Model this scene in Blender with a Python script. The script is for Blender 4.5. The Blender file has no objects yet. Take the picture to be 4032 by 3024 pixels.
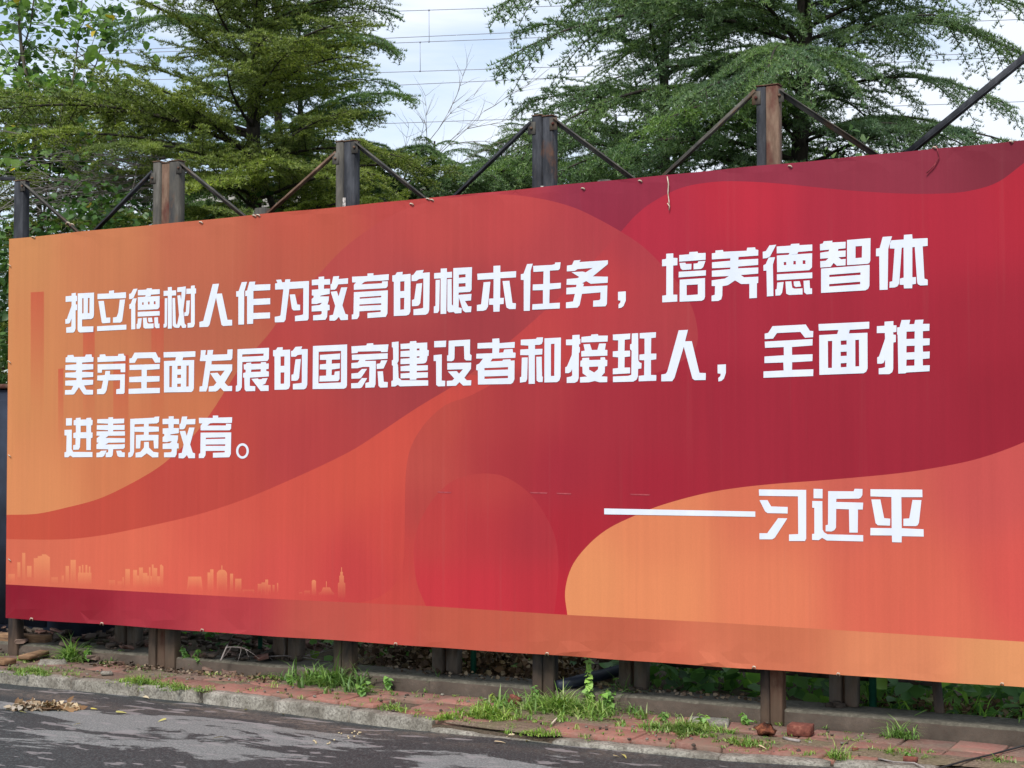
import bpy, math, random
import numpy as np
from mathutils import Vector, Matrix
from mathutils.geometry import delaunay_2d_cdt

R = math.radians
random.seed(7)
C = bpy.context.scene.collection
scene = bpy.context.scene

# ------------------------------------------------------------------ camera
FPX, HZ, CAMH = 6000.0, 1760.0, 1.5
PITCH = math.atan((HZ - 1512) / FPX)
cam_d = bpy.data.cameras.new('camera')
cam = bpy.data.objects.new('camera', cam_d)
C.objects.link(cam)
cam.location = (0, 0, CAMH)
cam.rotation_euler = (R(90) + PITCH, 0, 0)
cam_d.sensor_width = 36
cam_d.lens = 36 * FPX / 4032
cam_d.clip_start = 0.1
cam_d.clip_end = 2000
scene.camera = cam

# ------------------------------------------------------------------ light
SUN_EL, SUN_ROT = 50, 200       # behind the camera, a little to the left
world = bpy.data.worlds.new('World')
scene.world = world
world.use_nodes = True
wn, wl = world.node_tree.nodes, world.node_tree.links
wn.clear()
wo = wn.new('ShaderNodeOutputWorld')
bg = wn.new('ShaderNodeBackground')
sky = wn.new('ShaderNodeTexSky')
sky.sky_type = 'NISHITA'
sky.sun_disc = False
sky.sun_elevation = R(SUN_EL)
sky.sun_rotation = R(SUN_ROT)
sky.air_density = 1.0
sky.dust_density = 1.5
tc = wn.new('ShaderNodeTexCoord')
mp = wn.new('ShaderNodeMapping')
mp.inputs['Scale'].default_value = (1.0, 1.0, 3.2)
mp.inputs['Rotation'].default_value = (0.0, 0.25, 0.3)
nz = wn.new('ShaderNodeTexNoise')
nz.inputs['Scale'].default_value = 4.2
nz.inputs['Detail'].default_value = 7
nz.inputs['Roughness'].default_value = 0.52
nz.inputs['Distortion'].default_value = 0.4
cr = wn.new('ShaderNodeValToRGB')
cr.color_ramp.elements[0].position = 0.40
cr.color_ramp.elements[0].color = (0.34, 0.34, 0.34, 1)
cr.color_ramp.elements[1].position = 0.6
cr.color_ramp.elements[1].color = (1, 1, 1, 1)
mx = wn.new('ShaderNodeMix')
mx.data_type = 'RGBA'
mx.inputs[7].default_value = (5.1, 5.5, 6.1, 1)
wl.new(tc.outputs['Generated'], mp.inputs['Vector'])
wl.new(mp.outputs['Vector'], nz.inputs['Vector'])
wl.new(nz.outputs['Fac'], cr.inputs['Fac'])
wl.new(cr.outputs['Color'], mx.inputs[0])
wl.new(sky.outputs['Color'], mx.inputs[6])
wl.new(mx.outputs[2], bg.inputs['Color'])
bg.inputs['Strength'].default_value = 0.125
wl.new(bg.outputs['Background'], wo.inputs['Surface'])

sl = bpy.data.lights.new('sun', 'SUN')
sl.energy = 2.7
sl.angle = R(16)
sl.color = (1.0, 0.965, 0.92)
sun = bpy.data.objects.new('sun', sl)
C.objects.link(sun)
sd = Vector((math.cos(R(SUN_EL)) * math.sin(R(SUN_ROT)), math.cos(R(SUN_EL)) * math.cos(R(SUN_ROT)), math.sin(R(SUN_EL))))
sun.rotation_euler = sd.to_track_quat('Z', 'Y').to_euler()

vs = scene.view_settings
vs.view_transform = 'Standard'
vs.look = 'None'
vs.gamma = 1
vs.use_curve_mapping = False
vs.exposure = 0.62

# ------------------------------------------------------------------ projection helpers
CP, SP = math.cos(PITCH), math.sin(PITCH)
def ray(u, v):
    x, y = (u - 2016) / FPX, (1512 - v) / FPX
    return np.array((x, CP - SP * y, SP + CP * y))
ORG = np.array((0, 0, CAMH))
DV = np.array((-1.8345, 1.0, 0.0)); DV /= np.linalg.norm(DV)       # along the board, to the far left
NV = np.array((DV[1] * -1, DV[0], 0.0))                             # towards the camera
UP = np.array((0, 0, 1.0))
BP = np.array((0, 8.98, 0.0))                                       # a point of the board's front plane
def PB(u, v, off=0.0):
    """point on the vertical plane 'off' metres in front of the banner"""
    r = ray(u, v)
    t = np.dot(BP + NV * off - ORG, NV) / np.dot(r, NV)
    return ORG + r * t
def PG(u, v, z=0.0):
    r = ray(u, v)
    return ORG + r * ((z - CAMH) / r[2])
def PY(u, v, y):
    r = ray(u, v)
    return ORG + r * (y / r[1])
def loc(a, w, z=0.0):
    """a along the board (to the far left +), w towards the camera from post line"""
    p = np.array((0, 9.153, 0)) + DV * a + NV * w
    p[2] = z
    return p
BANG = math.atan2(-DV[1], -DV[0])       # rotation that turns local +X to the near right along the board

# ------------------------------------------------------------------ mesh helpers
class MB:
    def __init__(s):
        s.v, s.f, s.m, s.n = [], [], [], 0
    def add(s, verts, faces, m=0):
        verts = np.asarray(verts, float).reshape(-1, 3)
        s.v.append(verts)
        for f in faces:
            s.f.append([i + s.n for i in f]); s.m.append(m)
        s.n += len(verts)
    def tris(s, arr, m=0):
        """arr (N,3,3) triangles"""
        arr = np.asarray(arr, float)
        s.v.append(arr.reshape(-1, 3))
        k = len(arr)
        idx = (np.arange(k * 3).reshape(-1, 3) + s.n)
        s.f.extend(idx.tolist()); s.m.extend([m] * k)
        s.n += k * 3
    def box(s, c, sx, sy, sz, ax=None, m=0, bev=0.0, jit=0.0, rng=random):
        """c centre; ax 3x3 rows = axes"""
        A = np.eye(3) if ax is None else np.asarray(ax)
        hx, hy, hz = sx / 2, sy / 2, sz / 2
        if bev <= 0:
            p = [(x, y, z) for z in (-hz, hz) for y in (-hy, hy) for x in (-hx, hx)]
            F = [(0, 2, 3, 1), (4, 5, 7, 6), (0, 1, 5, 4), (2, 6, 7, 3), (0, 4, 6, 2), (1, 3, 7, 5)]
        else:
            b = min(bev, hx * .9, hy * .9, hz * .9)
            ring = lambda ex, ey, z: [(-ex, -ey + b, z), (-ex + b, -ey, z), (ex - b, -ey, z), (ex, -ey + b, z),
                                      (ex, ey - b, z), (ex - b, ey, z), (-ex + b, ey, z), (-ex, ey - b, z)]
            rings = [ring(hx - b, hy - b, -hz), ring(hx, hy, -hz + b), ring(hx, hy, hz - b), ring(hx - b, hy - b, hz)]
            p = sum(rings, [])
            F = [tuple(range(7, -1, -1)), tuple(range(24, 32))]
            for k in range(3):
                for i in range(8):
                    j = (i + 1) % 8
                    F.append((k * 8 + i, k * 8 + j, k * 8 + 8 + j, k * 8 + 8 + i))
        p = np.array(p, float)
        if jit: p += np.array([[rng.uniform(-jit, jit) for _ in range(3)] for _ in range(len(p))])
        s.add(p @ A + np.asarray(c), F, m)
    def bar(s, a, b, w, h, upv=UP, m=0, bev=0.0):
        a, b = np.asarray(a, float), np.asarray(b, float)
        d = b - a; L = np.linalg.norm(d); d /= L
        y = np.cross(upv, d)
        if np.linalg.norm(y) < 1e-4: y = np.cross((1, 0, 0), d)
        y /= np.linalg.norm(y); z = np.cross(d, y)
        s.box((a + b) / 2, L, w, h, np.array((d, y, z)), m, bev)
    def tube(s, pts, rads, n=6, m=0, cap=True):
        pts = [np.asarray(p, float) for p in pts]
        base = s.n; V = []
        ref = np.array((0.31, 0.17, 0.93))
        for i, p in enumerate(pts):
            d = pts[min(i + 1, len(pts) - 1)] - pts[max(i - 1, 0)]
            d = d / (np.linalg.norm(d) + 1e-9)
            x = np.cross(d, ref)
            if np.linalg.norm(x) < 0.1: x = np.cross(d, (1, 0, 0))
            x /= np.linalg.norm(x); y = np.cross(d, x)
            r = rads[i] if hasattr(rads, '__len__') else rads
            for k in range(n):
                a = 2 * math.pi * k / n
                V.append(p + r * (math.cos(a) * x + math.sin(a) * y))
        F = []
        for i in range(len(pts) - 1):
            for k in range(n):
                j = (k + 1) % n
                F.append((i * n + k, i * n + j, (i + 1) * n + j, (i + 1) * n + k))
        if cap:
            F.append(tuple(range(n - 1, -1, -1)))
            F.append(tuple((len(pts) - 1) * n + k for k in range(n)))
        s.add(V, F, m)
    def mesh(s, name, mats, smooth=False):
        me = bpy.data.meshes.new(name)
        V = np.concatenate(s.v) if s.v else np.zeros((0, 3))
        fl = np.array([len(f) for f in s.f], dtype=np.int32)
        li = np.fromiter((i for f in s.f for i in f), dtype=np.int32, count=int(fl.sum()))
        me.vertices.add(len(V)); me.vertices.foreach_set('co', V.ravel())
        me.loops.add(len(li)); me.loops.foreach_set('vertex_index', li)
        me.polygons.add(len(fl))
        me.polygons.foreach_set('loop_start', np.concatenate(([0], np.cumsum(fl)[:-1])).astype(np.int32))
        me.polygons.foreach_set('loop_total', fl)
        me.polygons.foreach_set('material_index', np.array(s.m, dtype=np.int32))
        if smooth: me.polygons.foreach_set('use_smooth', np.ones(len(fl), dtype=bool))
        for m in (mats if isinstance(mats, (list, tuple)) else [mats]): me.materials.append(m)
        me.update(calc_edges=True)
        return me
    def obj(s, name, mats, parent=None, smooth=False, origin=None):
        if origin is not None:
            o3 = np.asarray(origin, float)
            s.v = [a - o3 for a in s.v]
        ob = bpy.data.objects.new(name, s.mesh(name, mats, smooth))
        C.objects.link(ob)
        if origin is not None: ob.location = origin
        if parent is not None:
            ob.parent = parent
        return ob

def tag(o, label=None, cat=None, group=None, kind=None):
    if label: o['label'] = label
    if cat: o['category'] = cat
    if group: o['group'] = group
    if kind: o['kind'] = kind
    return o
def empty(name, l, label, cat, group=None, rz=0):
    o = bpy.data.objects.new(name, None)
    o.empty_display_size = 0.1
    C.objects.link(o)
    o.location = l; o.rotation_euler = (0, 0, rz)
    return tag(o, label, cat, group)
def link(name, me, parent=None, l=(0, 0, 0), rot=(0, 0, 0), sc=1.0):
    o = bpy.data.objects.new(name, me)
    C.objects.link(o)
    o.location = l; o.rotation_euler = rot
    o.scale = (sc, sc, sc) if not hasattr(sc, '__len__') else sc
    if parent is not None: o.parent = parent
    return o

# ------------------------------------------------------------------ materials
def srgb(r, g, b):
    f = lambda c: (c / 255 / 12.92) if c / 255 <= 0.04045 else ((c / 255 + 0.055) / 1.055) ** 2.4
    return (f(r), f(g), f(b))
class Mat:
    def __init__(s, name, col=(0.5, 0.5, 0.5), rough=0.8, metal=0.0, spec=0.3):
        s.m = bpy.data.materials.new(name); s.m.use_nodes = True
        s.n, s.l = s.m.node_tree.nodes, s.m.node_tree.links
        s.b = s.n['Principled BSDF']
        s.b.inputs['Base Color'].default_value = (*col, 1)
        s.b.inputs['Roughness'].default_value = rough
        s.b.inputs['Metallic'].default_value = metal
        s.b.inputs['Specular IOR Level'].default_value = spec
        s.col = None
    def coord(s, kind='Object', scale=(1, 1, 1), rot=(0, 0, 0)):
        t = s.n.new('ShaderNodeTexCoord'); m = s.n.new('ShaderNodeMapping')
        m.inputs['Scale'].default_value = scale; m.inputs['Rotation'].default_value = rot
        s.l.new(t.outputs[kind], m.inputs['Vector'])
        return m.outputs['Vector']
    def wcoord(s, scale=(1, 1, 1), rot=(0, 0, 0)):
        g = s.n.new('ShaderNodeNewGeometry'); m = s.n.new('ShaderNodeMapping')
        m.vector_type = 'TEXTURE' if rot != (0, 0, 0) else 'POINT'
        if rot != (0, 0, 0):
            m.inputs['Rotation'].default_value = rot
            m2 = s.n.new('ShaderNodeMapping'); m2.inputs['Scale'].default_value = scale
            s.l.new(g.outputs['Position'], m.inputs['Vector']); s.l.new(m.outputs['Vector'], m2.inputs['Vector'])
            return m2.outputs['Vector']
        m.inputs['Scale'].default_value = scale
        s.l.new(g.outputs['Position'], m.inputs['Vector'])
        return m.outputs['Vector']
    def noise(s, vec, scale=5, detail=5, rough=0.55, dist=0.0):
        n = s.n.new('ShaderNodeTexNoise')
        n.inputs['Scale'].default_value = scale; n.inputs['Detail'].default_value = detail
        n.inputs['Roughness'].default_value = rough; n.inputs['Distortion'].default_value = dist
        s.l.new(vec, n.inputs['Vector'])
        return n.outputs['Fac']
    def ramp(s, fac, stops):
        r = s.n.new('ShaderNodeValToRGB')
        e = r.color_ramp.elements
        while len(e) < len(stops): e.new(0.5)
        for k, (p, c) in enumerate(stops):
            e[k].position = p
            e[k].color = (*c, 1) if hasattr(c, '__len__') else (c, c, c, 1)
        s.l.new(fac, r.inputs['Fac'])
        return r.outputs['Color']
    def mix(s, fac, a, b, mode='MIX'):
        x = s.n.new('ShaderNodeMix'); x.data_type = 'RGBA'; x.blend_type = mode
        for i, q in ((0, fac), (6, a), (7, b)):
            if hasattr(q, 'is_linked') or isinstance(q, bpy.types.NodeSocket): s.l.new(q, x.inputs[i])
            elif i == 0: x.inputs[0].default_value = q
            else: x.inputs[i].default_value = (*q, 1) if hasattr(q, '__len__') else (q, q, q, 1)
        return x.outputs[2]
    def math(s, op, a, b=0.0, clamp=False):
        x = s.n.new('ShaderNodeMath'); x.operation = op; x.use_clamp = clamp
        for i, q in ((0, a), (1, b)):
            if isinstance(q, bpy.types.NodeSocket): s.l.new(q, x.inputs[i])
            else: x.inputs[i].default_value = q
        return x.outputs[0]
    def rand(s):
        return s.n.new('ShaderNodeObjectInfo').outputs['Random']
    def island(s):
        return s.n.new('ShaderNodeNewGeometry').outputs['Random Per Island']
    def color(s, c): s.l.new(c, s.b.inputs['Base Color']); s.col = c; return s
    def rough(s, c): s.l.new(c, s.b.inputs['Roughness']); return s
    def bump(s, h, strength=0.4, dist=0.01):
        b = s.n.new('ShaderNodeBump'); b.inputs['Strength'].default_value = strength
        b.inputs['Distance'].default_value = dist
        s.l.new(h, b.inputs['Height']); s.l.new(b.outputs['Normal'], s.b.inputs['Normal'])
        return s
    def translucent(s, k=0.35, tint=(1.0, 1.0, 0.6)):
        out = s.n['Material Output']
        t = s.n.new('ShaderNodeBsdfTranslucent'); m = s.n.new('ShaderNodeMixShader')
        m.inputs[0].default_value = k
        if s.col is not None:
            s.l.new(s.mix(1.0, s.col, tint, 'MULTIPLY'), t.inputs['Color'])
        else: t.inputs['Color'].default_value = s.b.inputs['Base Color'].default_value
        s.l.new(s.b.outputs[0], m.inputs[1]); s.l.new(t.outputs[0], m.inputs[2])
        s.l.new(m.outputs[0], out.inputs['Surface'])
        return s

def steel_mat(name, base, rust_amt, rustc=(0.16, 0.055, 0.03), dark=(0.02, 0.022, 0.027)):
    M = Mat(name, base, 0.75, 0.0, 0.12)
    v = M.wcoord((1, 1, 0.22))
    n1 = M.noise(v, 14, 8, 0.65)
    n2 = M.noise(v, 45, 6, 0.7)
    n3 = M.noise(M.wcoord((1, 1, 0.5)), 5.5, 6, 0.6)
    c = M.ramp(n1, [(0.3, dark), (0.5, base), (0.72, tuple(min(1, x * 1.8 + 0.012) for x in base))])
    c = M.mix(M.ramp(n3, [(0.62 - rust_amt, 0.0), (0.72 - rust_amt * 0.7, 1.0)]), c, rustc)
    c = M.mix(M.ramp(n2, [(0.6, 0.0), (0.78, 0.45)]), c, (0.15, 0.12, 0.09))
    # mud splashed up from the ground, ragged upper limit
    zz_ = M.n.new('ShaderNodeSeparateXYZ'); M.l.new(M.wcoord(), zz_.inputs[0])
    sp_ = M.math('SUBTRACT', M.math('ADD', 0.10, M.math('MULTIPLY', M.noise(M.wcoord((1, 1, 0.3)), 18, 4), 0.4)), zz_.outputs['Z'])
    c = M.mix(M.ramp(sp_, [(0.0, 0.0), (0.3, 0.85)]), c, (0.2, 0.14, 0.10))
    M.color(c).bump(n2, 0.35, 0.004)
    return M.m
M_steel = steel_mat('weathered_dark_steel', (0.026, 0.028, 0.033), 0.0, (0.09, 0.045, 0.028), (0.010, 0.011, 0.014))
M_steel_pale = steel_mat('weathered_grey_steel', (0.062, 0.058, 0.05), 0.06, (0.10, 0.062, 0.038), (0.024, 0.026, 0.03))
M_rust = steel_mat('rusty_steel', (0.11, 0.07, 0.048), 0.13, (0.065, 0.016, 0.013), (0.05, 0.032, 0.025))
M_peel = steel_mat('peeling_grey_paint', (0.095, 0.095, 0.088), 0.16, (0.03, 0.022, 0.02), (0.06, 0.055, 0.05))

# ------------------------------------------------------------------ setting: ground, road, pavement, kerb
def kerb_line():
    px = [(0, 2648), (480, 2692), (1000, 2745), (1375, 2795), (1687, 2840), (2162, 2908), (2800, 2972), (3500, 3012)]
    P = [PG(u, v, 0.0)[:2] for u, v in px]
    d = -DV[:2]
    P = [P[0] - d * 40, P[0] - d * 3] + P + [P[-1] + d * 3, P[-1] + d * 40]
    return np.array(P)
KL = kerb_line()
def kerb_y(x): return float(np.interp(x, KL[:, 0], KL[:, 1]))
def road_z(x, y):
    t = min(1, max(0, (x + 1.0) / 1.4))
    t = t * t * (3 - 2 * t)
    z = -0.072 + 0.046 * t
    d = kerb_y(x) - y
    return z - 0.004 * min(d, 10)

Mg = Mat('soil', (0.09, 0.07, 0.05), 0.95)
v = Mg.wcoord()
n1, n2 = Mg.noise(v, 3.5, 6), Mg.noise(v, 60, 6, 0.7)
c = Mg.ramp(n2, [(0.3, (0.03, 0.022, 0.016)), (0.55, (0.10, 0.072, 0.05)), (0.75, (0.2, 0.15, 0.11))])
c = Mg.mix(Mg.ramp(n1, [(0.45, 0.0), (0.65, 0.5)]), c, (0.05, 0.045, 0.025))
Mg.color(c).bump(n2, 0.8, 0.02)
M_soil = Mg.m

m = MB()
m.add([(-400, -400, -0.16), (400, -400, -0.16), (400, 600, -0.16), (-400, 600, -0.16)], [(0, 1, 2, 3)])
tag(m.obj('ground', M_soil), kind='structure')

Ma = Mat('asphalt', (0.05, 0.05, 0.05), 0.8, 0, 0.4)
v = Ma.wcoord(rot=(0, 0, BANG))
vs1 = Ma.wcoord(scale=(0.42, 1.35, 1), rot=(0, 0, BANG))
big = Ma.noise(vs1, 1.9, 12, 0.68, 0.5)
sep = Ma.n.new('ShaderNodeSeparateXYZ'); Ma.l.new(v, sep.inputs[0])
# drying of the surface: a band about a metre from the kerb has dried pale, the rest is damp
KW = float(np.dot((KL[4] - np.zeros(2)), [-math.sin(BANG), math.cos(BANG)]))
dist = Ma.math('SUBTRACT', KW, sep.outputs['Y'])
band = Ma.ramp(Ma.math('DIVIDE', dist, 4.0, True), [(0.0, 0.0), (0.085, 0.02), (0.17, 1.0), (0.25, 0.9), (0.33, 0.25), (0.45, 0.05), (1.0, 0.1)])
side = Ma.ramp(Ma.math('MULTIPLY_ADD', sep.outputs['X'], 0.1, True), [(0.0, 1.0)])
sideX = Ma.math('SUBTRACT', 0.0, sep.outputs['X'])
sx = Ma.n.new('ShaderNodeMapRange'); sx.inputs[1].default_value = -5.4; sx.inputs[2].default_value = -2.6
sx.inputs[3].default_value = 0.035; sx.inputs[4].default_value = -0.12
Ma.l.new(sep.outputs['X'], sx.inputs[0])
thr = Ma.math('ADD', Ma.math('MULTIPLY', band, 0.2), big)
thr = Ma.math('ADD', thr, sx.outputs[0])
dry = Ma.ramp(thr, [(0.645, 0.0), (0.665, 1.0)])
spk = Ma.noise(v, 95, 4, 0.75)
spk2 = Ma.noise(v, 28, 6, 0.7)
sp3 = Ma.noise(Ma.wcoord(scale=(0.5, 1.5, 1), rot=(0, 0, BANG)), 9, 5, 0.5)
wetc = Ma.ramp(spk, [(0.36, (0.008, 0.009, 0.010)), (0.52, (0.019, 0.025, 0.026)), (0.68, (0.10, 0.112, 0.112))])
dryc = Ma.ramp(spk, [(0.36, (0.09, 0.094, 0.092)), (0.52, (0.145, 0.15, 0.147)), (0.68, (0.25, 0.256, 0.25))])
c = Ma.mix(dry, wetc, dryc)
spots = Ma.ramp(sp3, [(0.605, 0.0), (0.625, 1.0)])
c = Ma.mix(Ma.math('MULTIPLY', spots, 0.7), c, (0.2, 0.19, 0.19))
# brown silt lying along the kerb
silt = Ma.math('MULTIPLY', Ma.ramp(Ma.math('DIVIDE', dist, 1.0, True), [(0.0, 1.0), (0.28, 0.75), (0.6, 0.0)]),
               Ma.ramp(Ma.noise(vs1, 3.1, 6, 0.6), [(0.46, 0.0), (0.6, 1.0)]))
silt = Ma.math('MULTIPLY', silt, Ma.ramp(spk2, [(0.42, 0.15), (0.6, 1.0)]))
c = Ma.mix(Ma.math('MULTIPLY', silt, 0.6), c, (0.19, 0.15, 0.115))
Ma.color(c)
Ma.rough(Ma.ramp(dry, [(0, 0.72), (1, 0.95)]))
Ma.bump(spk, 0.5, 0.006)
m = MB()
nx, ny = 240, 26
xs = np.concatenate(([-40, -15], np.linspace(-6, 4, nx), [15, 40]))
ts = np.concatenate((np.linspace(0, 1.0, 12) ** 1.0, [1.3, 1.7, 2.2, 3, 4, 6, 9, 14, 22, 40]))
V, F = [], []
for x in xs:
    ky = kerb_y(x)
    for t in ts:
        w = 0.02 if t == 0 else 0.0
        V.append((x - 0.48 * t * 0.9, ky - 0.0 - t * 0.9 + w, road_z(x, ky - t)))
k = len(ts)
for i in range(len(xs) - 1):
    for j in range(k - 1):
        F.append((i * k + j, i * k + j + 1, (i + 1) * k + j + 1, (i + 1) * k + j))
m.add(V, F)
tag(m.obj('road', Ma.m, smooth=True), kind='structure')

# pavement bed
M_bed = M_soil
m = MB()
V, F = [], []
xs2 = list(np.linspace(-9, 6, 80)); xs2 = [-40] + xs2 + [40]
for x in xs2:
    y = kerb_y(x)
    V += [(x, y + 0.06, -0.15), (x, y + 0.06, -0.026), (x + 0.9, y + 2.6, -0.026)]
for i in range(len(xs2) - 1):
    a = i * 3
    F += [(a, a + 3, a + 4, a + 1), (a + 1, a + 4, a + 5, a + 2)]
m.add(V, F)
pave = tag(m.obj('pavement', M_bed), kind='structure')

Mp = Mat('red_paver', (0.3, 0.12, 0.09), 0.85)
v = Mp.wcoord()
rn = Mp.rand()
n1 = Mp.noise(v, 2.2, 6, 0.6, 0.3); n2 = Mp.noise(v, 45, 7, 0.7); n3 = Mp.noise(v, 9, 6, 0.65)
base = Mp.ramp(rn, [(0.0, (0.17, 0.072, 0.056)), (0.5, (0.22, 0.088, 0.067)), (1.0, (0.27, 0.112, 0.084))])
c = Mp.mix(Mp.ramp(n2, [(0.4, 0.0), (0.7, 0.45)]), base, (0.34, 0.22, 0.18))
c = Mp.mix(Mp.ramp(n3, [(0.45, 0.0), (0.62, 0.7)]), c, (0.17, 0.115, 0.085))
c = Mp.mix(Mp.ramp(n1, [(0.5, 0.0), (0.62, 0.75)]), c, (0.15, 0.11, 0.08))
Mp.color(c).bump(n2, 0.5, 0.006)
# dirt sticks more towards the far left end
Mp2 = Mat('soiled_paver', (0.2, 0.1, 0.08), 0.9)
v = Mp2.wcoord()
n2 = Mp2.noise(v, 40, 7, 0.7); n3 = Mp2.noise(v, 5, 6, 0.65)
c = Mp2.ramp(n3, [(0.35, (0.16, 0.075, 0.058)), (0.5, (0.14, 0.085, 0.066)), (0.65, (0.11, 0.08, 0.06))])
c = Mp2.mix(Mp2.ramp(n2, [(0.45, 0.0), (0.75, 0.55)]), c, (0.27, 0.2, 0.15))
Mp2.color(c).bump(n2, 0.6, 0.007)

def slab_mesh(name, sx, sy, sz, mat, seed, jit=0.0015, bev=0.006):
    rg = random.Random(seed)
    mm = MB(); mm.box((0, 0, 0), sx, sy, sz, None, 0, bev, jit, rg)
    return mm.mesh(name, mat)
PS = 0.25
pv1 = [slab_mesh('paver', PS - 0.008, PS - 0.008, 0.05, Mp.m, s) for s in range(4)]
pv2 = [slab_mesh('paver', PS - 0.008, PS - 0.008, 0.05, Mp2.m, s) for s in range(4)]
rg = random.Random(3)
LEDGE_W = 0.02          # front of the ledge relative to post line
cnt = 0
for i in range(-14, 34):
    for j in range(-9, 1):
        a = i * PS; w = LEDGE_W + 0.03 - (j - 0.5) * PS
        p = loc(a, w)
        ky = kerb_y(p[0]) + 0.12
        ncorner = p[:2] + NV[:2] * 0.08
        if ncorner[1] < kerb_y(ncorner[0]) + 0.085: continue
        if w < 0: continue
        if rg.random() < 0.03: continue
        soiled = (a > 2.2 and rg.random() < 0.75) or rg.random() < 0.18
        o = link('paver', rg.choice(pv2 if soiled else pv1), pave,
                 (p[0], p[1], -0.027 + rg.uniform(-0.005, 0.004)),
                 (rg.uniform(-0.02, 0.02), rg.uniform(-0.02, 0.02), BANG + rg.uniform(-0.025, 0.025)))
        cnt += 1

# kerb stones
Mk = Mat('kerb_concrete', (0.3, 0.28, 0.24), 0.9)
v = Mk.wcoord()
n1, n2 = Mk.noise(v, 7, 7, 0.65), Mk.noise(v, 70, 5, 0.7)
c = Mk.ramp(n1, [(0.32, (0.10, 0.088, 0.07)), (0.5, (0.22, 0.205, 0.17)), (0.68, (0.34, 0.32, 0.275))])
c = Mk.mix(Mk.ramp(n2, [(0.38, 0.75), (0.56, 0.0)]), c, (0.07, 0.06, 0.05))
Mk.color(c).bump(n2, 0.7, 0.008)
kerb = tag(bpy.data.objects.new('kerb', None), kind='structure'); C.objects.link(kerb)
KXu = [-900, -520, -230, 35, 288, 538, 800, 1076, 1375, 1687, 2162, 2816, 3262, 3700, 4250, 4800]
def kerb_pt(u):
    # intersection of the kerb line with the image column u
    lo, hi = -30.0, 20.0
    for _ in range(50):
        x = (lo + hi) / 2
        y = kerb_y(x)
        if 2016 + FPX * x / y < u: lo = x
        else: hi = x
    return np.array((x, kerb_y(x), 0.0))
for k in range(len(KXu) - 1):
    a, b = kerb_pt(KXu[k]), kerb_pt(KXu[k + 1])
    d = b - a; L = np.linalg.norm(d); d /= L
    gap = 0.018 if k != 5 else 0.06
    nrm = np.array((-d[1], d[0], 0))
    if nrm[1] < 0: nrm = -nrm
    rg = random.Random(k)
    sunk = {9: -0.035, 10: -0.006, 11: -0.006}.get(k, 0.0)
    # a stone with broken, uneven arrises
    mm = MB(); n = max(4, int(L / 0.06)); V = []
    prof = [(0.0, -0.15), (0.0, -0.012), (0.008, 0.0), (0.088, 0.003), (0.1, -0.006), (0.1, -0.15)]
    for i in range(n + 1):
        s = gap / 2 + (L - gap) * i / n
        endk = 0.008 if i in (0, n) else 0
        for q, (pw, pz) in enumerate(prof):
            jz = rg.uniform(-0.005, 0.004) if q in (1, 2) else rg.uniform(-0.002, 0.002)
            jw = rg.uniform(-0.003, 0.005) if q in (1, 2) else 0
            V.append(a + d * s + nrm * (pw + jw + endk * (q < 3)) + UP * (pz + jz - endk * (q in (2, 3)) + sunk))
    F = []
    K = len(prof)
    for i in range(n):
        for q in range(K - 1):
            F.append((i * K + q, (i + 1) * K + q, (i + 1) * K + q + 1, i * K + q + 1))
    F.append(tuple(range(K))); F.append(tuple(n * K + q for q in range(K - 1, -1, -1)))
    mm.add(V, F)
    mm.obj('kerb_stone', Mk.m, kerb)

# concrete ledge behind the posts
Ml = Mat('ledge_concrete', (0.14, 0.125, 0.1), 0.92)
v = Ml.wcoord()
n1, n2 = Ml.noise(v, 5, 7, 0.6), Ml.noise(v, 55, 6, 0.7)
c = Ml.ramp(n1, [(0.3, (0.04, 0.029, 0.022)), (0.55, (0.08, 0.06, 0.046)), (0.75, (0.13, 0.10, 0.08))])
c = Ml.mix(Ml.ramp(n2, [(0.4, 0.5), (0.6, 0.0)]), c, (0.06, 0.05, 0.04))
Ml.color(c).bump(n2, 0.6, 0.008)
m = MB(); rg = random.Random(5)
V, F = [], []
aa = np.linspace(-5, 9, 180)
lprof = [(0.02, -0.05), (0.015, 0.068), (0.0, 0.08), (-0.27, 0.082), (-0.285, 0.07), (-0.29, -0.15)]
for a in aa:
    for q, (w, z) in enumerate(lprof):
        V.append(loc(a, w + (rg.uniform(-.004, .004) if q in (1, 2, 3) else 0), z + (rg.uniform(-.004, .003) if q in (1, 2) else 0)))
K = len(lprof)
for i in range(len(aa) - 1):
    for q in range(K - 1): F.append((i * K + q, i * K + q + 1, (i + 1) * K + q + 1, (i + 1) * K + q))
F += [tuple(range(K - 1, -1, -1)), tuple((len(aa) - 1) * K + q for q in range(K))]
m.add(V, F)
Mlt = Mat('ledge_top_pale', (0.2, 0.19, 0.15), 0.95)  # paler concrete colour for the ledge top, the front face stays darker brown
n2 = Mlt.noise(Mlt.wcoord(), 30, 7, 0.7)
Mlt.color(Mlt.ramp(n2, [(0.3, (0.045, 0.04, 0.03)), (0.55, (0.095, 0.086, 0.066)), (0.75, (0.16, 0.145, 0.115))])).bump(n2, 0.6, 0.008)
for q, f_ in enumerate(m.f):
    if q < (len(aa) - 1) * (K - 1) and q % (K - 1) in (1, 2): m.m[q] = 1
tag(m.obj('ledge', [Ml.m, Mlt.m]), kind='structure')
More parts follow.
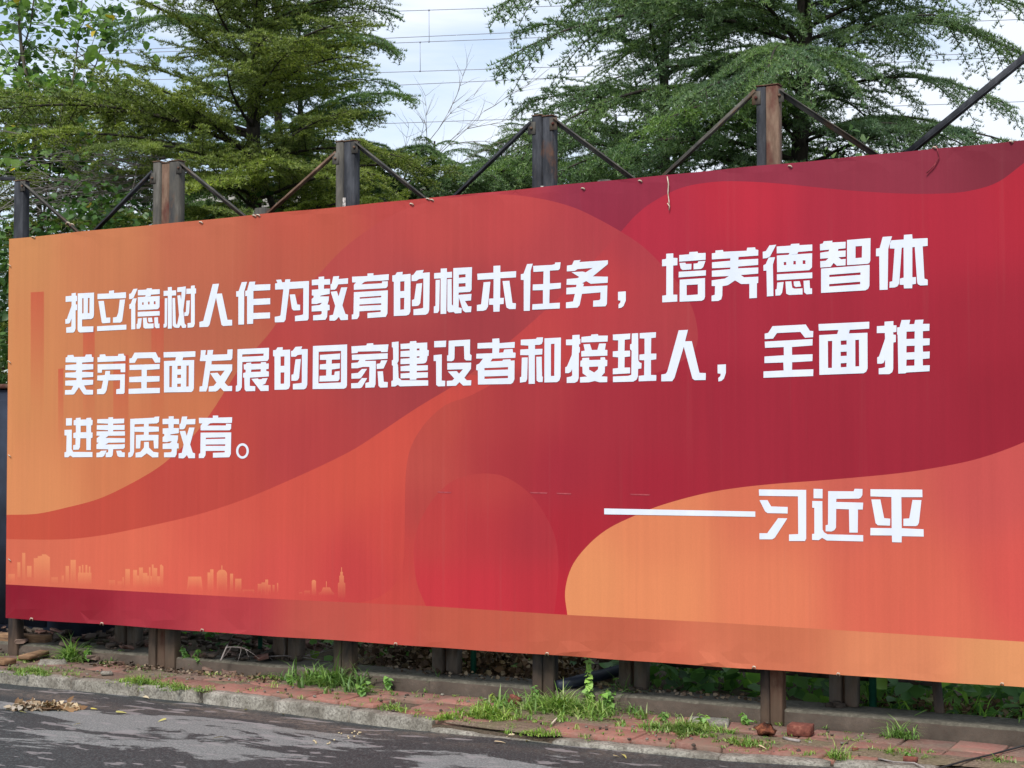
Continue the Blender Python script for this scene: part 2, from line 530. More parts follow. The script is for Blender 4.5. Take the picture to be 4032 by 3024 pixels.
# soil terrain behind the ledge
m = MB(); V, F = [], []
aa = list(np.linspace(-12, 22, 60)); ww = [-0.28, -0.5, -0.8, -1.2, -1.8, -2.6, -4, -8, -20, -60, -200]
rg = random.Random(9)
for a in aa:
    for k_, w in enumerate(ww):
        V.append(loc(a * (1 + max(0, -w - 4) * 0.05), w, -0.04 + rg.uniform(-0.02, 0.03) + (0.0 if k_ < 5 else 0.04)))
K = len(ww)
for i in range(len(aa) - 1):
    for q in range(K - 1): F.append((i * K + q, i * K + q + 1, (i + 1) * K + q + 1, (i + 1) * K + q))
m.add(V, F)
tag(m.obj('terrain', M_soil, smooth=True), kind='structure')

# ------------------------------------------------------------------ the billboard: printed banner
def interp(pts, n=8):
    """Catmull-Rom through pixel points"""
    P = [np.array(p, float) for p in pts]
    P = [2 * P[0] - P[1]] + P + [2 * P[-1] - P[-2]]
    out = []
    for i in range(1, len(P) - 2):
        for k in range(n):
            t = k / n
            a, b, c_, d_ = P[i - 1], P[i], P[i + 1], P[i + 2]
            out.append(0.5 * ((2 * b) + (-a + c_) * t + (2 * a - 5 * b + 4 * c_ - d_) * t * t + (-a + 3 * b - 3 * c_ + d_) * t ** 3))
    out.append(P[-2])
    return [tuple(p) for p in out]
UR = 4420
def vtop(u): return 940 - 0.0971 * (u - 36) + 1.6 * np.sin(u / 75.0) * np.sin(u / 310.0 + 1)
def vbot(u): return 2433 + 0.0683 * (u - 22) + 1.6 * np.sin(u / 95.0) * np.sin(u / 270.0)
CA = interp([(0, 2028), (34, 2027), (145, 2023), (260, 1999), (386, 1965), (501, 1912), (617, 1845), (694, 1782), (771, 1705), (839, 1613), (897, 1522),
             (964, 1421), (1051, 1324), (1138, 1208), (1244, 1093), (1330, 1000), (1420, 925), (1530, 855), (1650, 805), (1804, 775), (1941, 766),
             (2033, 769), (2147, 786), (2250, 814), (2330, 849), (2445, 912), (2537, 975), (2617, 1055), (2685, 1135), (2731, 1227), (2748, 1318),
             (2737, 1375), (2700, 1412), (2600, 1463), (2480, 1490), (2300, 1505), (2050, 1500), (1850, 1474)], 5)
CB = interp([(0, 2120), (34, 2123), (241, 2124), (386, 2110), (540, 2081), (771, 2028), (964, 1965), (1157, 1883), (1300, 1817), (1400, 1765), (1506, 1696),
             (1643, 1605), (1781, 1522), (1854, 1471), (2018, 1335), (2141, 1227), (2224, 1149), (2340, 1024), (2445, 912), (2502, 849), (2571, 795),
             (2681, 740), (2803, 717), (2912, 714), (3047, 721), (3210, 737), (3359, 751), (3549, 762), (3712, 762), (3820, 751), (3929, 717), (4032, 642),
             (4200, 520), (4420, 380)], 5)
CD = interp([(1960, 1500), (1850, 1559), (1758, 1593), (1678, 1662), (1621, 1753), (1600, 1845), (1595, 1960), (1593, 2131), (1586, 2223), (1552, 2303),
             (1483, 2355), (1405, 2374)], 5)
CE = interp([(1678, 2388), (1644, 2303), (1630, 2211), (1632, 2131), (1655, 2051), (1701, 1971), (1769, 1902), (1850, 1870), (1941, 1866), (2010, 1888),
             (2090, 1948), (2147, 2028), (2187, 2120), (2199, 2223), (2193, 2326), (2182, 2416)], 5)
CF = interp([(2234, 2422), (2225, 2330), (2250, 2234), (2308, 2154), (2388, 2086), (2491, 2034), (2617, 1985), (2803, 1937), (3007, 1909), (3278, 1888),
             (3549, 1862), (3753, 1829), (3888, 1795), (4032, 1741), (4200, 1660), (4440, 1520)], 5)
def vstrip(u): return float(np.interp(u, [0, 23, 700, 1156, 1420, 1678, 2230, 2800, 4032, 4450], [2300, 2301, 2338, 2362, 2374, 2386, 2421, 2450, 2527, 2552]))
FAR = -600
polyA = CA[:] + [(1854, 1471), (1643, 1605), (1300, 1817), (964, 1965), (540, 2081), (241, 2124), (0, 2120)]
# ordered: region tests
def inpoly(P, poly):
    x, y = P[:, 0], P[:, 1]
    poly = np.array(poly); x0, y0 = poly[:, 0], poly[:, 1]
    x1, y1 = np.roll(x0, -1), np.roll(y0, -1)
    r = np.zeros(len(P), bool)
    for a, b, c_, d_ in zip(x0, y0, x1, y1):
        if b == d_: continue
        cond = ((b > y) != (d_ > y)) & (x < (c_ - a) * (y - b) / (d_ - b) + a)
        r ^= cond
    return r
P_aboveA = CA[:CA.index(min(CA, key=lambda p: abs(p[0] - 2748) + abs(p[1] - 1318))) + 1]
P_aboveA = P_aboveA                                      # left edge .. rightmost point of the loop
P_insideA = [(-50, 2030)] + CA + [CB[k] for k in range(len(CB) - 1, -1, -1) if CB[k][0] <= 1850] + [(-50, 2120)]
P_belowB = CB + [(4600, 3200), (-100, 3200), (-100, 2120)]
P_D = CD + [(1405, 3000), (4600, 3000), (4600, 1500)]
P_E = CE
P_F = CF + [(4600, 1500), (4600, 3000), (2234, 3000)]
P_S = [(u, vstrip(u)) for u in np.linspace(-20, 4450, 60)] + [(4500, 3200), (-50, 3200)]
bars_px = [(121, 173, 1148, 520), (229, 250, 1450, 330), (327, 373, 1290, 420), (446, 506, 1397, 460), (596, 645, 1176, 520)]
city = []      # (polygon, v_top)
def cpoly(off, s, pts): return [(off[0] + x * s, off[1] + y * s) for x, y in pts]
c1, s1 = (20, 2120), 720 / 2212
for r in [(148, 288, 185, 470), (207, 175, 245, 500), (265, 333, 320, 470), (732, 333, 773, 560), (792, 260, 855, 570), (892, 336, 915, 420), (930, 320, 948, 420),
          (972, 322, 996, 420), (1012, 340, 1032, 420), (882, 415, 1045, 560), (1455, 370, 1510, 590), (1550, 382, 1597, 600), (1597, 450, 1620, 600), (1620, 352, 1668, 600),
          (1668, 418, 1722, 600), (1722, 452, 1740, 600), (1740, 350, 1760, 600), (1760, 455, 1775, 600), (1775, 316, 1797, 600), (1797, 358, 1840, 600), (1840, 458, 1873, 600),
          (1255, 505, 1330, 580), (1360, 520, 1415, 580), (1420, 470, 1438, 580), (560, 470, 640, 540), (40, 430, 118, 530), (685, 450, 712, 540)]:
    city.append(cpoly(c1, s1, [(r[0], r[1]), (r[2], r[1]), (r[2], r[3]), (r[0], r[3])]))
city.append(cpoly(c1, s1, [(347, 240), (395, 236), (395, 214), (445, 210), (445, 192), (492, 192), (543, 228), (543, 540), (347, 520)]))
city.append(cpoly(c1, s1, [(1875, 322), (1890, 315), (1915, 340), (1915, 600), (1875, 600)]))
c2, s2 = (700, 2180), 720 / 2212
for r in [(360, 228, 392, 460), (392, 190, 432, 460), (633, 242, 670, 480), (694, 303, 770, 480), (785, 435, 925, 490), (967, 365, 1013, 520), (1013, 348, 1058, 520), (1058, 313, 1093, 520),
          (1093, 377, 1125, 520), (1145, 378, 1172, 480), (1200, 355, 1216, 490), (1530, 446, 1600, 515), (1470, 465, 1505, 510), (1793, 335, 1802, 408), (528, 143, 540, 200), (1976, 165, 1986, 220)]:
    city.append(cpoly(c2, s2, [(r[0], r[1]), (r[2], r[1]), (r[2], r[3]), (r[0], r[3])]))
city.append(cpoly(c2, s2, [(128, 278), (283, 278), (305, 460), (108, 460)]))
city.append(cpoly(c2, s2, [(472, 480), (472, 235), (490, 208), (515, 195), (555, 195), (580, 208), (597, 240), (597, 480)]))
city.append(cpoly(c2, s2, [(1620, 335), (1632, 318), (1660, 318), (1672, 335), (1672, 515), (1620, 515)]))
city.append(cpoly(c2, s2, [(1755, 408), (1840, 408), (1870, 460), (1895, 475), (1890, 510), (1700, 510), (1705, 475), (1735, 460)]))
city.append(cpoly(c2, s2, [(1966, 220), (1996, 220), (1996, 262), (2010, 270), (2010, 345), (2027, 360), (2027, 550), (1937, 550), (1937, 360), (1954, 345), (1954, 270), (1966, 262)]))

# colour fields of the print (sRGB samples at pixel positions of the photograph)
S = {
 'top': [((60, 960), (214, 142, 90)), ((400, 950), (208, 126, 84)), ((60, 1500), (216, 140, 88)), ((400, 1500), (208, 128, 84)), ((100, 1950), (224, 142, 92)), ((500, 1850), (214, 124, 82)),
         ((800, 950), (198, 106, 78)), ((800, 1300), (190, 102, 76)), ((700, 1650), (206, 118, 78)), ((1200, 850), (196, 88, 70)), ((1150, 1100), (190, 88, 70)), ((1600, 790), (190, 72, 68)),
         ((1900, 740), (182, 62, 70)), ((2400, 760), (150, 48, 70)), ((2440, 880), (148, 44, 66)), ((3000, 670), (148, 50, 70)), ((3500, 700), (146, 50, 68)), ((4032, 580), (128, 42, 58)), ((4420, 500), (126, 40, 56))],
 'band': [((60, 2070), (204, 84, 62)), ((400, 2040), (200, 78, 62)), ((800, 1950), (194, 72, 62)), ((800, 1750), (196, 74, 64)), ((1100, 1500), (188, 70, 66)), ((1200, 1750), (184, 64, 64)), ((1400, 1050), (190, 76, 72)),
          ((1500, 1400), (172, 64, 66)), ((1700, 1450), (166, 60, 64)), ((1700, 900), (196, 76, 72)), ((1900, 1250), (166, 60, 66)), ((2000, 850), (196, 72, 72)), ((2200, 1000), (182, 66, 70)), ((2350, 900), (182, 62, 70)),
          ((1600, 1150), (180, 72, 72))],
 'lens': [((2100, 1400), (196, 68, 68)), ((2400, 1100), (196, 64, 68)), ((2600, 1200), (182, 62, 68)), ((2700, 1320), (178, 62, 68)), ((2400, 1400), (190, 64, 68)), ((1950, 1470), (200, 74, 70)), ((2550, 1440), (176, 56, 66)),
          ((2500, 1000), (178, 60, 70))],
 'crim': [((2600, 850), (180, 48, 68)), ((2900, 780), (190, 48, 66)), ((3300, 900), (176, 46, 66)), ((3800, 850), (178, 42, 62)), ((4032, 760), (180, 40, 58)), ((2800, 1200), (168, 46, 64)), ((3300, 1300), (164, 42, 60)),
          ((3900, 1300), (160, 38, 56)), ((4032, 1500), (154, 34, 52)), ((2800, 1700), (160, 38, 56)), ((3400, 1750), (158, 38, 56)), ((2300, 1750), (164, 50, 62)), ((2500, 1950), (162, 36, 54)), ((2250, 2150), (176, 42, 58)),
          ((2200, 2380), (190, 44, 58)), ((4420, 1400), (150, 34, 50))],
 'left': [((60, 2200), (216, 106, 80)), ((60, 2290), (222, 112, 84)), ((500, 2200), (226, 108, 82)), ((700, 2320), (226, 98, 80)), ((900, 2100), (216, 90, 74)), ((1100, 2250), (214, 82, 74)), ((1100, 2000), (212, 84, 70)),
          ((1400, 1850), (212, 84, 68)), ((1400, 2250), (200, 66, 66)), ((1550, 2100), (206, 74, 66)), ((1550, 1750), (212, 82, 68)), ((1750, 1570), (206, 78, 66)), ((1850, 1510), (200, 72, 68))],
 'mid': [((1750, 1650), (188, 84, 70)), ((1640, 1850), (190, 86, 74)), ((1650, 2000), (182, 74, 68)), ((1620, 2200), (196, 74, 68)), ((1560, 2350), (200, 80, 70)), ((1900, 1700), (176, 66, 66)), ((2000, 1800), (170, 56, 62)),
         ((2100, 1550), (172, 62, 66)), ((2200, 1850), (164, 46, 60)), ((2400, 1600), (166, 50, 62)), ((2600, 1650), (160, 44, 58)), ((2900, 1600), (160, 40, 58)), ((3500, 1500), (160, 40, 58)), ((4032, 1500), (152, 34, 52)),
         ((2250, 2100), (172, 42, 56)), ((2210, 2380), (188, 42, 58)), ((2600, 1900), (162, 38, 56)), ((3300, 1800), (158, 38, 56)), ((4420, 1500), (150, 34, 50))],
 'dome': [((1900, 1900), (190, 66, 64)), ((1700, 2100), (196, 66, 64)), ((1900, 2100), (186, 54, 60)), ((2100, 2100), (176, 50, 60)), ((1700, 2330), (206, 56, 64)), ((1900, 2330), (200, 50, 62)), ((2150, 2330), (194, 48, 60))],
 'orange': [((2300, 2300), (236, 148, 98)), ((2600, 2350), (236, 142, 96)), ((2600, 2100), (230, 134, 92)), ((3000, 2350), (232, 128, 92)), ((3000, 2000), (222, 116, 86)), ((3400, 1950), (212, 98, 84)), ((3500, 2300), (222, 104, 82)),
            ((3900, 1900), (206, 84, 80)), ((4032, 2300), (218, 86, 78)), ((4420, 2200), (216, 84, 76)), ((3700, 2450), (226, 104, 84))],
 'strip': [((40, 2380), (132, 20, 40)), ((300, 2400), (148, 28, 46)), ((600, 2400), (172, 48, 62)), ((900, 2420), (186, 62, 68)), ((1300, 2460), (194, 84, 72)), ((1800, 2500), (196, 90, 70)), ((2400, 2540), (200, 100, 74)), ((2450, 2470), (194, 96, 72)), ((3000, 2490), (204, 112, 80)), ((2700, 2640), (212, 106, 80)),
           ((2900, 2560), (212, 114, 84)), ((3500, 2620), (226, 136, 96)), ((4032, 2620), (230, 152, 102)), ((4420, 2640), (232, 156, 104)), ((40, 2430), (152, 22, 44)), ((1500, 2560), (204, 84, 72)), ((2800, 2620), (226, 126, 92))],
}
BANNER_K = 0.68
def field(name, P):
    pts = np.array([p for p, _ in S[name]], float); col = np.array([srgb(*c_) for _, c_ in S[name]])
    d2 = ((P[:, None, :] - pts[None]) ** 2).sum(2) + 110.0 ** 2
    w = 1.0 / d2 ** 2.0
    w /= w.sum(1, keepdims=True)
    return w @ col
LINE_V = lambda u: vtop(u)
# points and constraint edges
verts, edges = [], []
def addline(pts, closed=False):
    b = len(verts); verts.extend([Vector(p) for p in pts])
    for k in range(len(pts) - 1): edges.append((b + k, b + k + 1))
    if closed: edges.append((b + len(pts) - 1, b))
TL, TR, BR, BL = (36, vtop(36)), (UR, vtop(UR)), (UR, vbot(UR)), (22, vbot(22))
ntop = 110
top_e = [(36 + (UR - 36) * k / ntop, vtop(36 + (UR - 36) * k / ntop)) for k in range(ntop + 1)]
bot_e = [(UR + (22 - UR) * k / ntop, vbot(UR + (22 - UR) * k / ntop)) for k in range(ntop + 1)]
addline(top_e + bot_e, True)
for cv in (CA, CB, CD, CE, CF): addline(cv)
addline([(u, vstrip(u)) for u in np.linspace(0, 4450, 80)])
for (u0, u1, v0, hh) in bars_px:
    ss = list(range(0, hh + 1, 65))
    addline([(u0, v0 + 3)] + [(u0, v0 + s_) for s_ in ss[1:]] + [(u1, v0 + s_) for s_ in ss[:0:-1]] + [(u1, v0)], True)
for pl in city:
    addline(pl, True)
    us = [p[0] for p in pl]; vs_ = [p[1] for p in pl]
    u0, u1, v0, v1 = min(us), max(us), min(vs_), max(vs_)
    for fy in (0.35, 0.65):
        for fx in (0.2, 0.8): verts.append(Vector((u0 + (u1 - u0) * fx, v0 + (v1 - v0) * fy)))
rg = random.Random(1)
for u in np.arange(60, UR, 42):
    for v_ in np.arange(300, 2800, 42):
        if vtop(u) + 12 < v_ < vbot(u) - 12: verts.append(Vector((u + rg.uniform(-6, 6), v_ + rg.uniform(-6, 6))))
res = delaunay_2d_cdt(verts, edges, [], 0, 0.05)
VV = np.array([tuple(p) for p in res[0]]); TT = np.array([t for t in res[2] if len(t) == 3])
cen = VV[TT].mean(1)
ring = [(p[0], p[1]) for p in top_e + bot_e]
keep = inpoly(cen, ring)
TT, cen = TT[keep], cen[keep]
inA = inpoly(cen, P_insideA); bB = inpoly(cen, P_belowB); iD = inpoly(cen, P_D); iE = inpoly(cen, P_E); iF = inpoly(cen, P_F); iS = inpoly(cen, P_S)
reg = np.full(len(TT), 0)
names = ['top', 'band', 'lens', 'crim', 'left', 'mid', 'dome', 'orange', 'strip']
reg[inA & ~bB] = 1
reg[bB] = 3
reg[bB & (cen[:, 0] < 2000) & ~iD] = 4
reg[bB & iD & (cen[:, 1] > 1480)] = 5
reg[inA & bB & (cen[:, 0] > 1850)] = 2
reg[iE & ~iS & bB] = 6
reg[iF] = 7
reg[iS] = 8
corner = VV[TT]                       # (T,3,2)
colors = np.zeros((len(TT), 3, 3))
for k, nm in enumerate(names):
    sel = reg == k
    if sel.any():
        cc = field(nm, corner[sel].reshape(-1, 2)).reshape(-1, 3, 3)
        colors[sel] = cc
# soft edges where the print fades: lens and crim run into mid
def smooth(a, b, x): t = np.clip((x - a) / (b - a), 0, 1); return t * t * (3 - 2 * t)
sel = reg == 2
q = corner[sel].reshape(-1, 2)
f = smooth(2450, 2150, q[:, 0]) * smooth(1420, 1500, q[:, 1])
colors[sel] = (colors[sel].reshape(-1, 3) * (1 - f[:, None]) + field('mid', q) * f[:, None]).reshape(-1, 3, 3)
sel = reg == 3
q = corner[sel].reshape(-1, 2)
f = smooth(1380, 1560, q[:, 1])
colors[sel] = (colors[sel].reshape(-1, 3) * (1 - f[:, None]) + field('mid', q) * f[:, None]).reshape(-1, 3, 3)
sel = reg == 6
q = corner[sel].reshape(-1, 2)
f = smooth(1900, 1870, q[:, 1]) * 0.15
colors[sel] = (colors[sel].reshape(-1, 3) * (1 - f[:, None]) + field('mid', q) * f[:, None]).reshape(-1, 3, 3)
for k_ in (3, 5): colors[reg == k_] *= np.array((1.06, 0.85, 0.9))
sel0 = (reg == 0) & (cen[:, 0] > 2300)
colors[sel0] *= np.array((1.04, 0.92, 0.95))
redc = np.array(srgb(206, 84, 64))
for (u0, u1, v0, hh) in bars_px:
    sel = (cen[:, 0] > u0) & (cen[:, 0] < u1) & (cen[:, 1] > v0) & (cen[:, 1] < v0 + hh) & (reg == 0)
    t = np.clip((corner[sel][:, :, 1] - v0) / hh, 0, 1)
    a = (0.75 * (1 - t) ** 1.2)[:, :, None]
    colors[sel] = colors[sel] * (1 - a) + redc * a
cityc = np.array(srgb(246, 160, 108))
for pl in city:
    sel = inpoly(cen, pl) & ~iS
    if not sel.any(): continue
    base_v = np.interp(pl[0][0], [0, 740, 1420], [2290, 2318, 2352])
    vt = min(p[1] for p in pl)
    span = base_v - vt
    amp = np.clip(span / 85, 0.2, 0.66)
    t = np.clip((corner[sel][:, :, 1] - vt) / span, 0, 1)
    a = (amp * (1 - t) ** 1.1)[:, :, None]
    colors[sel] = colors[sel] * (1 - a) + cityc * a
colors *= BANNER_K * np.array((0.98, 1.0, 0.99))

# place on the plane with slight fabric slackness
def slack(P):
    return 0.0008 * np.sin(P[:, 0] / 47.0) * np.cos(P[:, 1] / 400.0)
zoff = slack(VV) * np.clip(np.minimum((VV[:, 1] - vtop(VV[:, 0])) / 60, (vbot(VV[:, 0]) - VV[:, 1]) / 60), 0, 1)
eb = vbot(VV[:, 0]) - VV[:, 1]; et = VV[:, 1] - vtop(VV[:, 0])
zoff = zoff + 0.006 * np.exp(-eb / 45.0) * np.clip(eb / 14, 0, 1) * (np.sin(VV[:, 0] / 31.0 + VV[:, 1] / 30) + np.sin(VV[:, 0] / 83.0)) * (0.3 + 0.7 * (np.sin(VV[:, 0] / 330.0) > 0.1))
zoff = zoff + 0.004 * np.exp(-et / 35.0) * np.clip(et / 12, 0, 1) * np.sin(VV[:, 0] / 37.0 - VV[:, 1] / 40)
V3 = np.array([PB(u, v_, o_) for (u, v_), o_ in zip(VV, zoff)])
bc = PB(2200, 1700)
bill = empty('billboard', tuple(PB(2200, vbot(2200))), 'long red and orange propaganda billboard with white chinese lettering, raised on steel posts', 'billboard')
borg = np.array(bill.location)
me = bpy.data.meshes.new('banner')
me.from_pydata((V3 - borg).tolist(), [], TT.tolist())
att = me.color_attributes.new('print', 'FLOAT_COLOR', 'CORNER')
lc = np.ones((len(TT) * 3, 4)); lc[:, :3] = colors.reshape(-1, 3)
att.data.foreach_set('color', lc.ravel())
# consistent facing
me.update()
fn = np.array([p.normal for p in me.polygons])
Mb = Mat('printed_banner', (0.5, 0.1, 0.1), 0.55, 0, 0.14)
ca = Mb.n.new('ShaderNodeVertexColor'); ca.layer_name = 'print'
vb = Mb.wcoord(scale=(1, 1, 0.03))
vr = Mb.wcoord(scale=(1, 1, 0.12))
st = Mb.noise(vb, 9, 4, 0.55); st2 = Mb.noise(vb, 34, 3, 0.6); st3 = Mb.noise(vr, 3.2, 4, 0.6); fine = Mb.noise(Mb.wcoord(), 130, 4, 0.6)
streak = Mb.ramp(st, [(0.3, 0.975), (0.5, 1.0), (0.7, 1.02)])
c = Mb.mix(1.0, ca.outputs['Color'], streak, 'MULTIPLY')
c = Mb.mix(1.0, c, Mb.ramp(st2, [(0.35, 0.975), (0.65, 1.02)]), 'MULTIPLY')
c = Mb.mix(1.0, c, Mb.ramp(st3, [(0.3, 0.97), (0.7, 1.03)]), 'MULTIPLY')
c = Mb.mix(1.0, c, Mb.ramp(fine, [(0.3, 0.97), (0.7, 1.03)]), 'MULTIPLY')
hs = Mb.n.new('ShaderNodeHueSaturation'); hs.inputs['Value'].default_value = 1.0; hs.inputs['Saturation'].default_value = 1.0
Mb.l.new(c, hs.inputs['Color'])
szb = Mb.n.new('ShaderNodeSeparateXYZ'); Mb.l.new(Mb.wcoord(), szb.inputs[0])
low = Mb.math('SUBTRACT', Mb.math('ADD', 0.28, Mb.math('MULTIPLY', Mb.noise(Mb.wcoord(scale=(1, 1, 0.15)), 11, 5), 0.35)), szb.outputs['Z'])
gr = Mb.ramp(low, [(0.0, 0.0), (0.25, 0.05)])
runs = Mb.ramp(Mb.noise(Mb.wcoord(scale=(1, 1, 0.02)), 26, 3, 0.5), [(0.62, 0.0), (0.78, 0.04)])
c = Mb.mix(gr, hs.outputs['Color'], (0.16, 0.12, 0.09))
Mb.color(Mb.mix(runs, c, (0.28, 0.2, 0.17)))
Mb.bump(Mb.math('ADD', st, Mb.math('MULTIPLY', st2, 0.5)), 0.12, 0.012)
me.materials.append(Mb.m)
if fn.mean(0) @ NV < 0: me.flip_normals()
ban = bpy.data.objects.new('banner', me); C.objects.link(ban); ban.parent = bill

# frame behind the print, with the cloth folded round its edge
m = MB()
tk = 0.045
def fold(pts, name_m):
    a = np.array([PB(u, v_, 0.0) for u, v_ in pts]); b = np.array([PB(u, v_, 0.0) - NV * tk for u, v_ in pts])
    n = len(pts)
    m.add(np.concatenate((a, b)), [(i, i + 1, n + i + 1, n + i) for i in range(n - 1)])
fold(top_e, 0); fold(bot_e, 0); fold([BL, TL], 0); fold([TR, BR], 0)
m.v = [a - borg for a in m.v]
Mh = Mat('banner_hem', srgb(170, 60, 60), 0.55)
gh = Mh.n.new('ShaderNodeSeparateXYZ'); Mh.l.new(Mh.wcoord(), gh.inputs[0])
mr = Mh.n.new('ShaderNodeMapRange'); mr.inputs[1].default_value = -3.8; mr.inputs[2].default_value = 1.5
Mh.l.new(gh.outputs['X'], mr.inputs[0])
Mh.color(Mh.ramp(mr.outputs[0], [(0.0, srgb(205, 130, 90)), (0.35, srgb(190, 85, 68)), (0.7, srgb(150, 52, 62)), (1.0, srgb(135, 45, 58))]))
m.obj('hem', Mh.m, bill)
m = MB()
for fr in np.linspace(0.04, 0.96, 4):
    vt = lambda u, q=fr: vtop(u) + (vbot(u) - vtop(u)) * q
    m.bar(PB(40, vt(40)) - NV * 0.024, PB(UR - 20, vt(UR - 20)) - NV * 0.024, 0.03, 0.035)
for u in np.linspace(60, UR - 30, 12):
    m.bar(PB(u, vtop(u) + 12) - NV * 0.024, PB(u, vbot(u) - 12) - NV * 0.024, 0.03, 0.03, NV)
m.v = [a - borg for a in m.v]
m.obj('frame', M_steel, bill)
# backing sheet that hides the light behind the cloth
m = MB()
bk = [PB(*p) - NV * tk for p in ((40, vtop(40) + 3), (UR - 3, vtop(UR) + 3), (UR - 3, vbot(UR) - 3), (26, vbot(26) - 3))]
m.add(np.array(bk) - borg, [(0, 1, 2, 3)])
m.obj('backing', M_steel_pale, bill)

# ---- lettering, each character a piece of white print
def H4(src, dst):
    A, b = [], []
    for (x, y), (X, Y) in zip(src, dst):
        A += [[x, y, 1, 0, 0, 0, -X * x, -X * y], [0, 0, 0, x, y, 1, -Y * x, -Y * y]]; b += [X, Y]
    h = np.linalg.solve(np.array(A, float), np.array(b, float))
    M3 = np.append(h, 1).reshape(3, 3)
    return lambda p: tuple((M3 @ (p[0], p[1], 1))[:2] / (M3 @ (p[0], p[1], 1))[2])
def aff(ox, oy, s): return lambda p: (ox + p[0] * s, oy + p[1] * s)
CR = {'A': aff(220, 1040, 740 / 2212), 'B': aff(900, 1020, 740 / 2212), 'C': aff(1600, 1000, 880 / 2212), 'D': aff(2560, 900, 560 / 2212), 'E': aff(3100, 880, 600 / 2212),
      'F': aff(230, 1360, 550 / 2212), 'G': aff(760, 1340, 620 / 2212), 'H': aff(1360, 1310, 700 / 2212), 'I': aff(2030, 1280, 700 / 2212), 'J': aff(2600, 1240, 560 / 2212),
      'K': aff(3160, 1230, 560 / 2212), 'L': aff(230, 1610, 780 / 2212), 'M': aff(2950, 1890, 730 / 2212)}
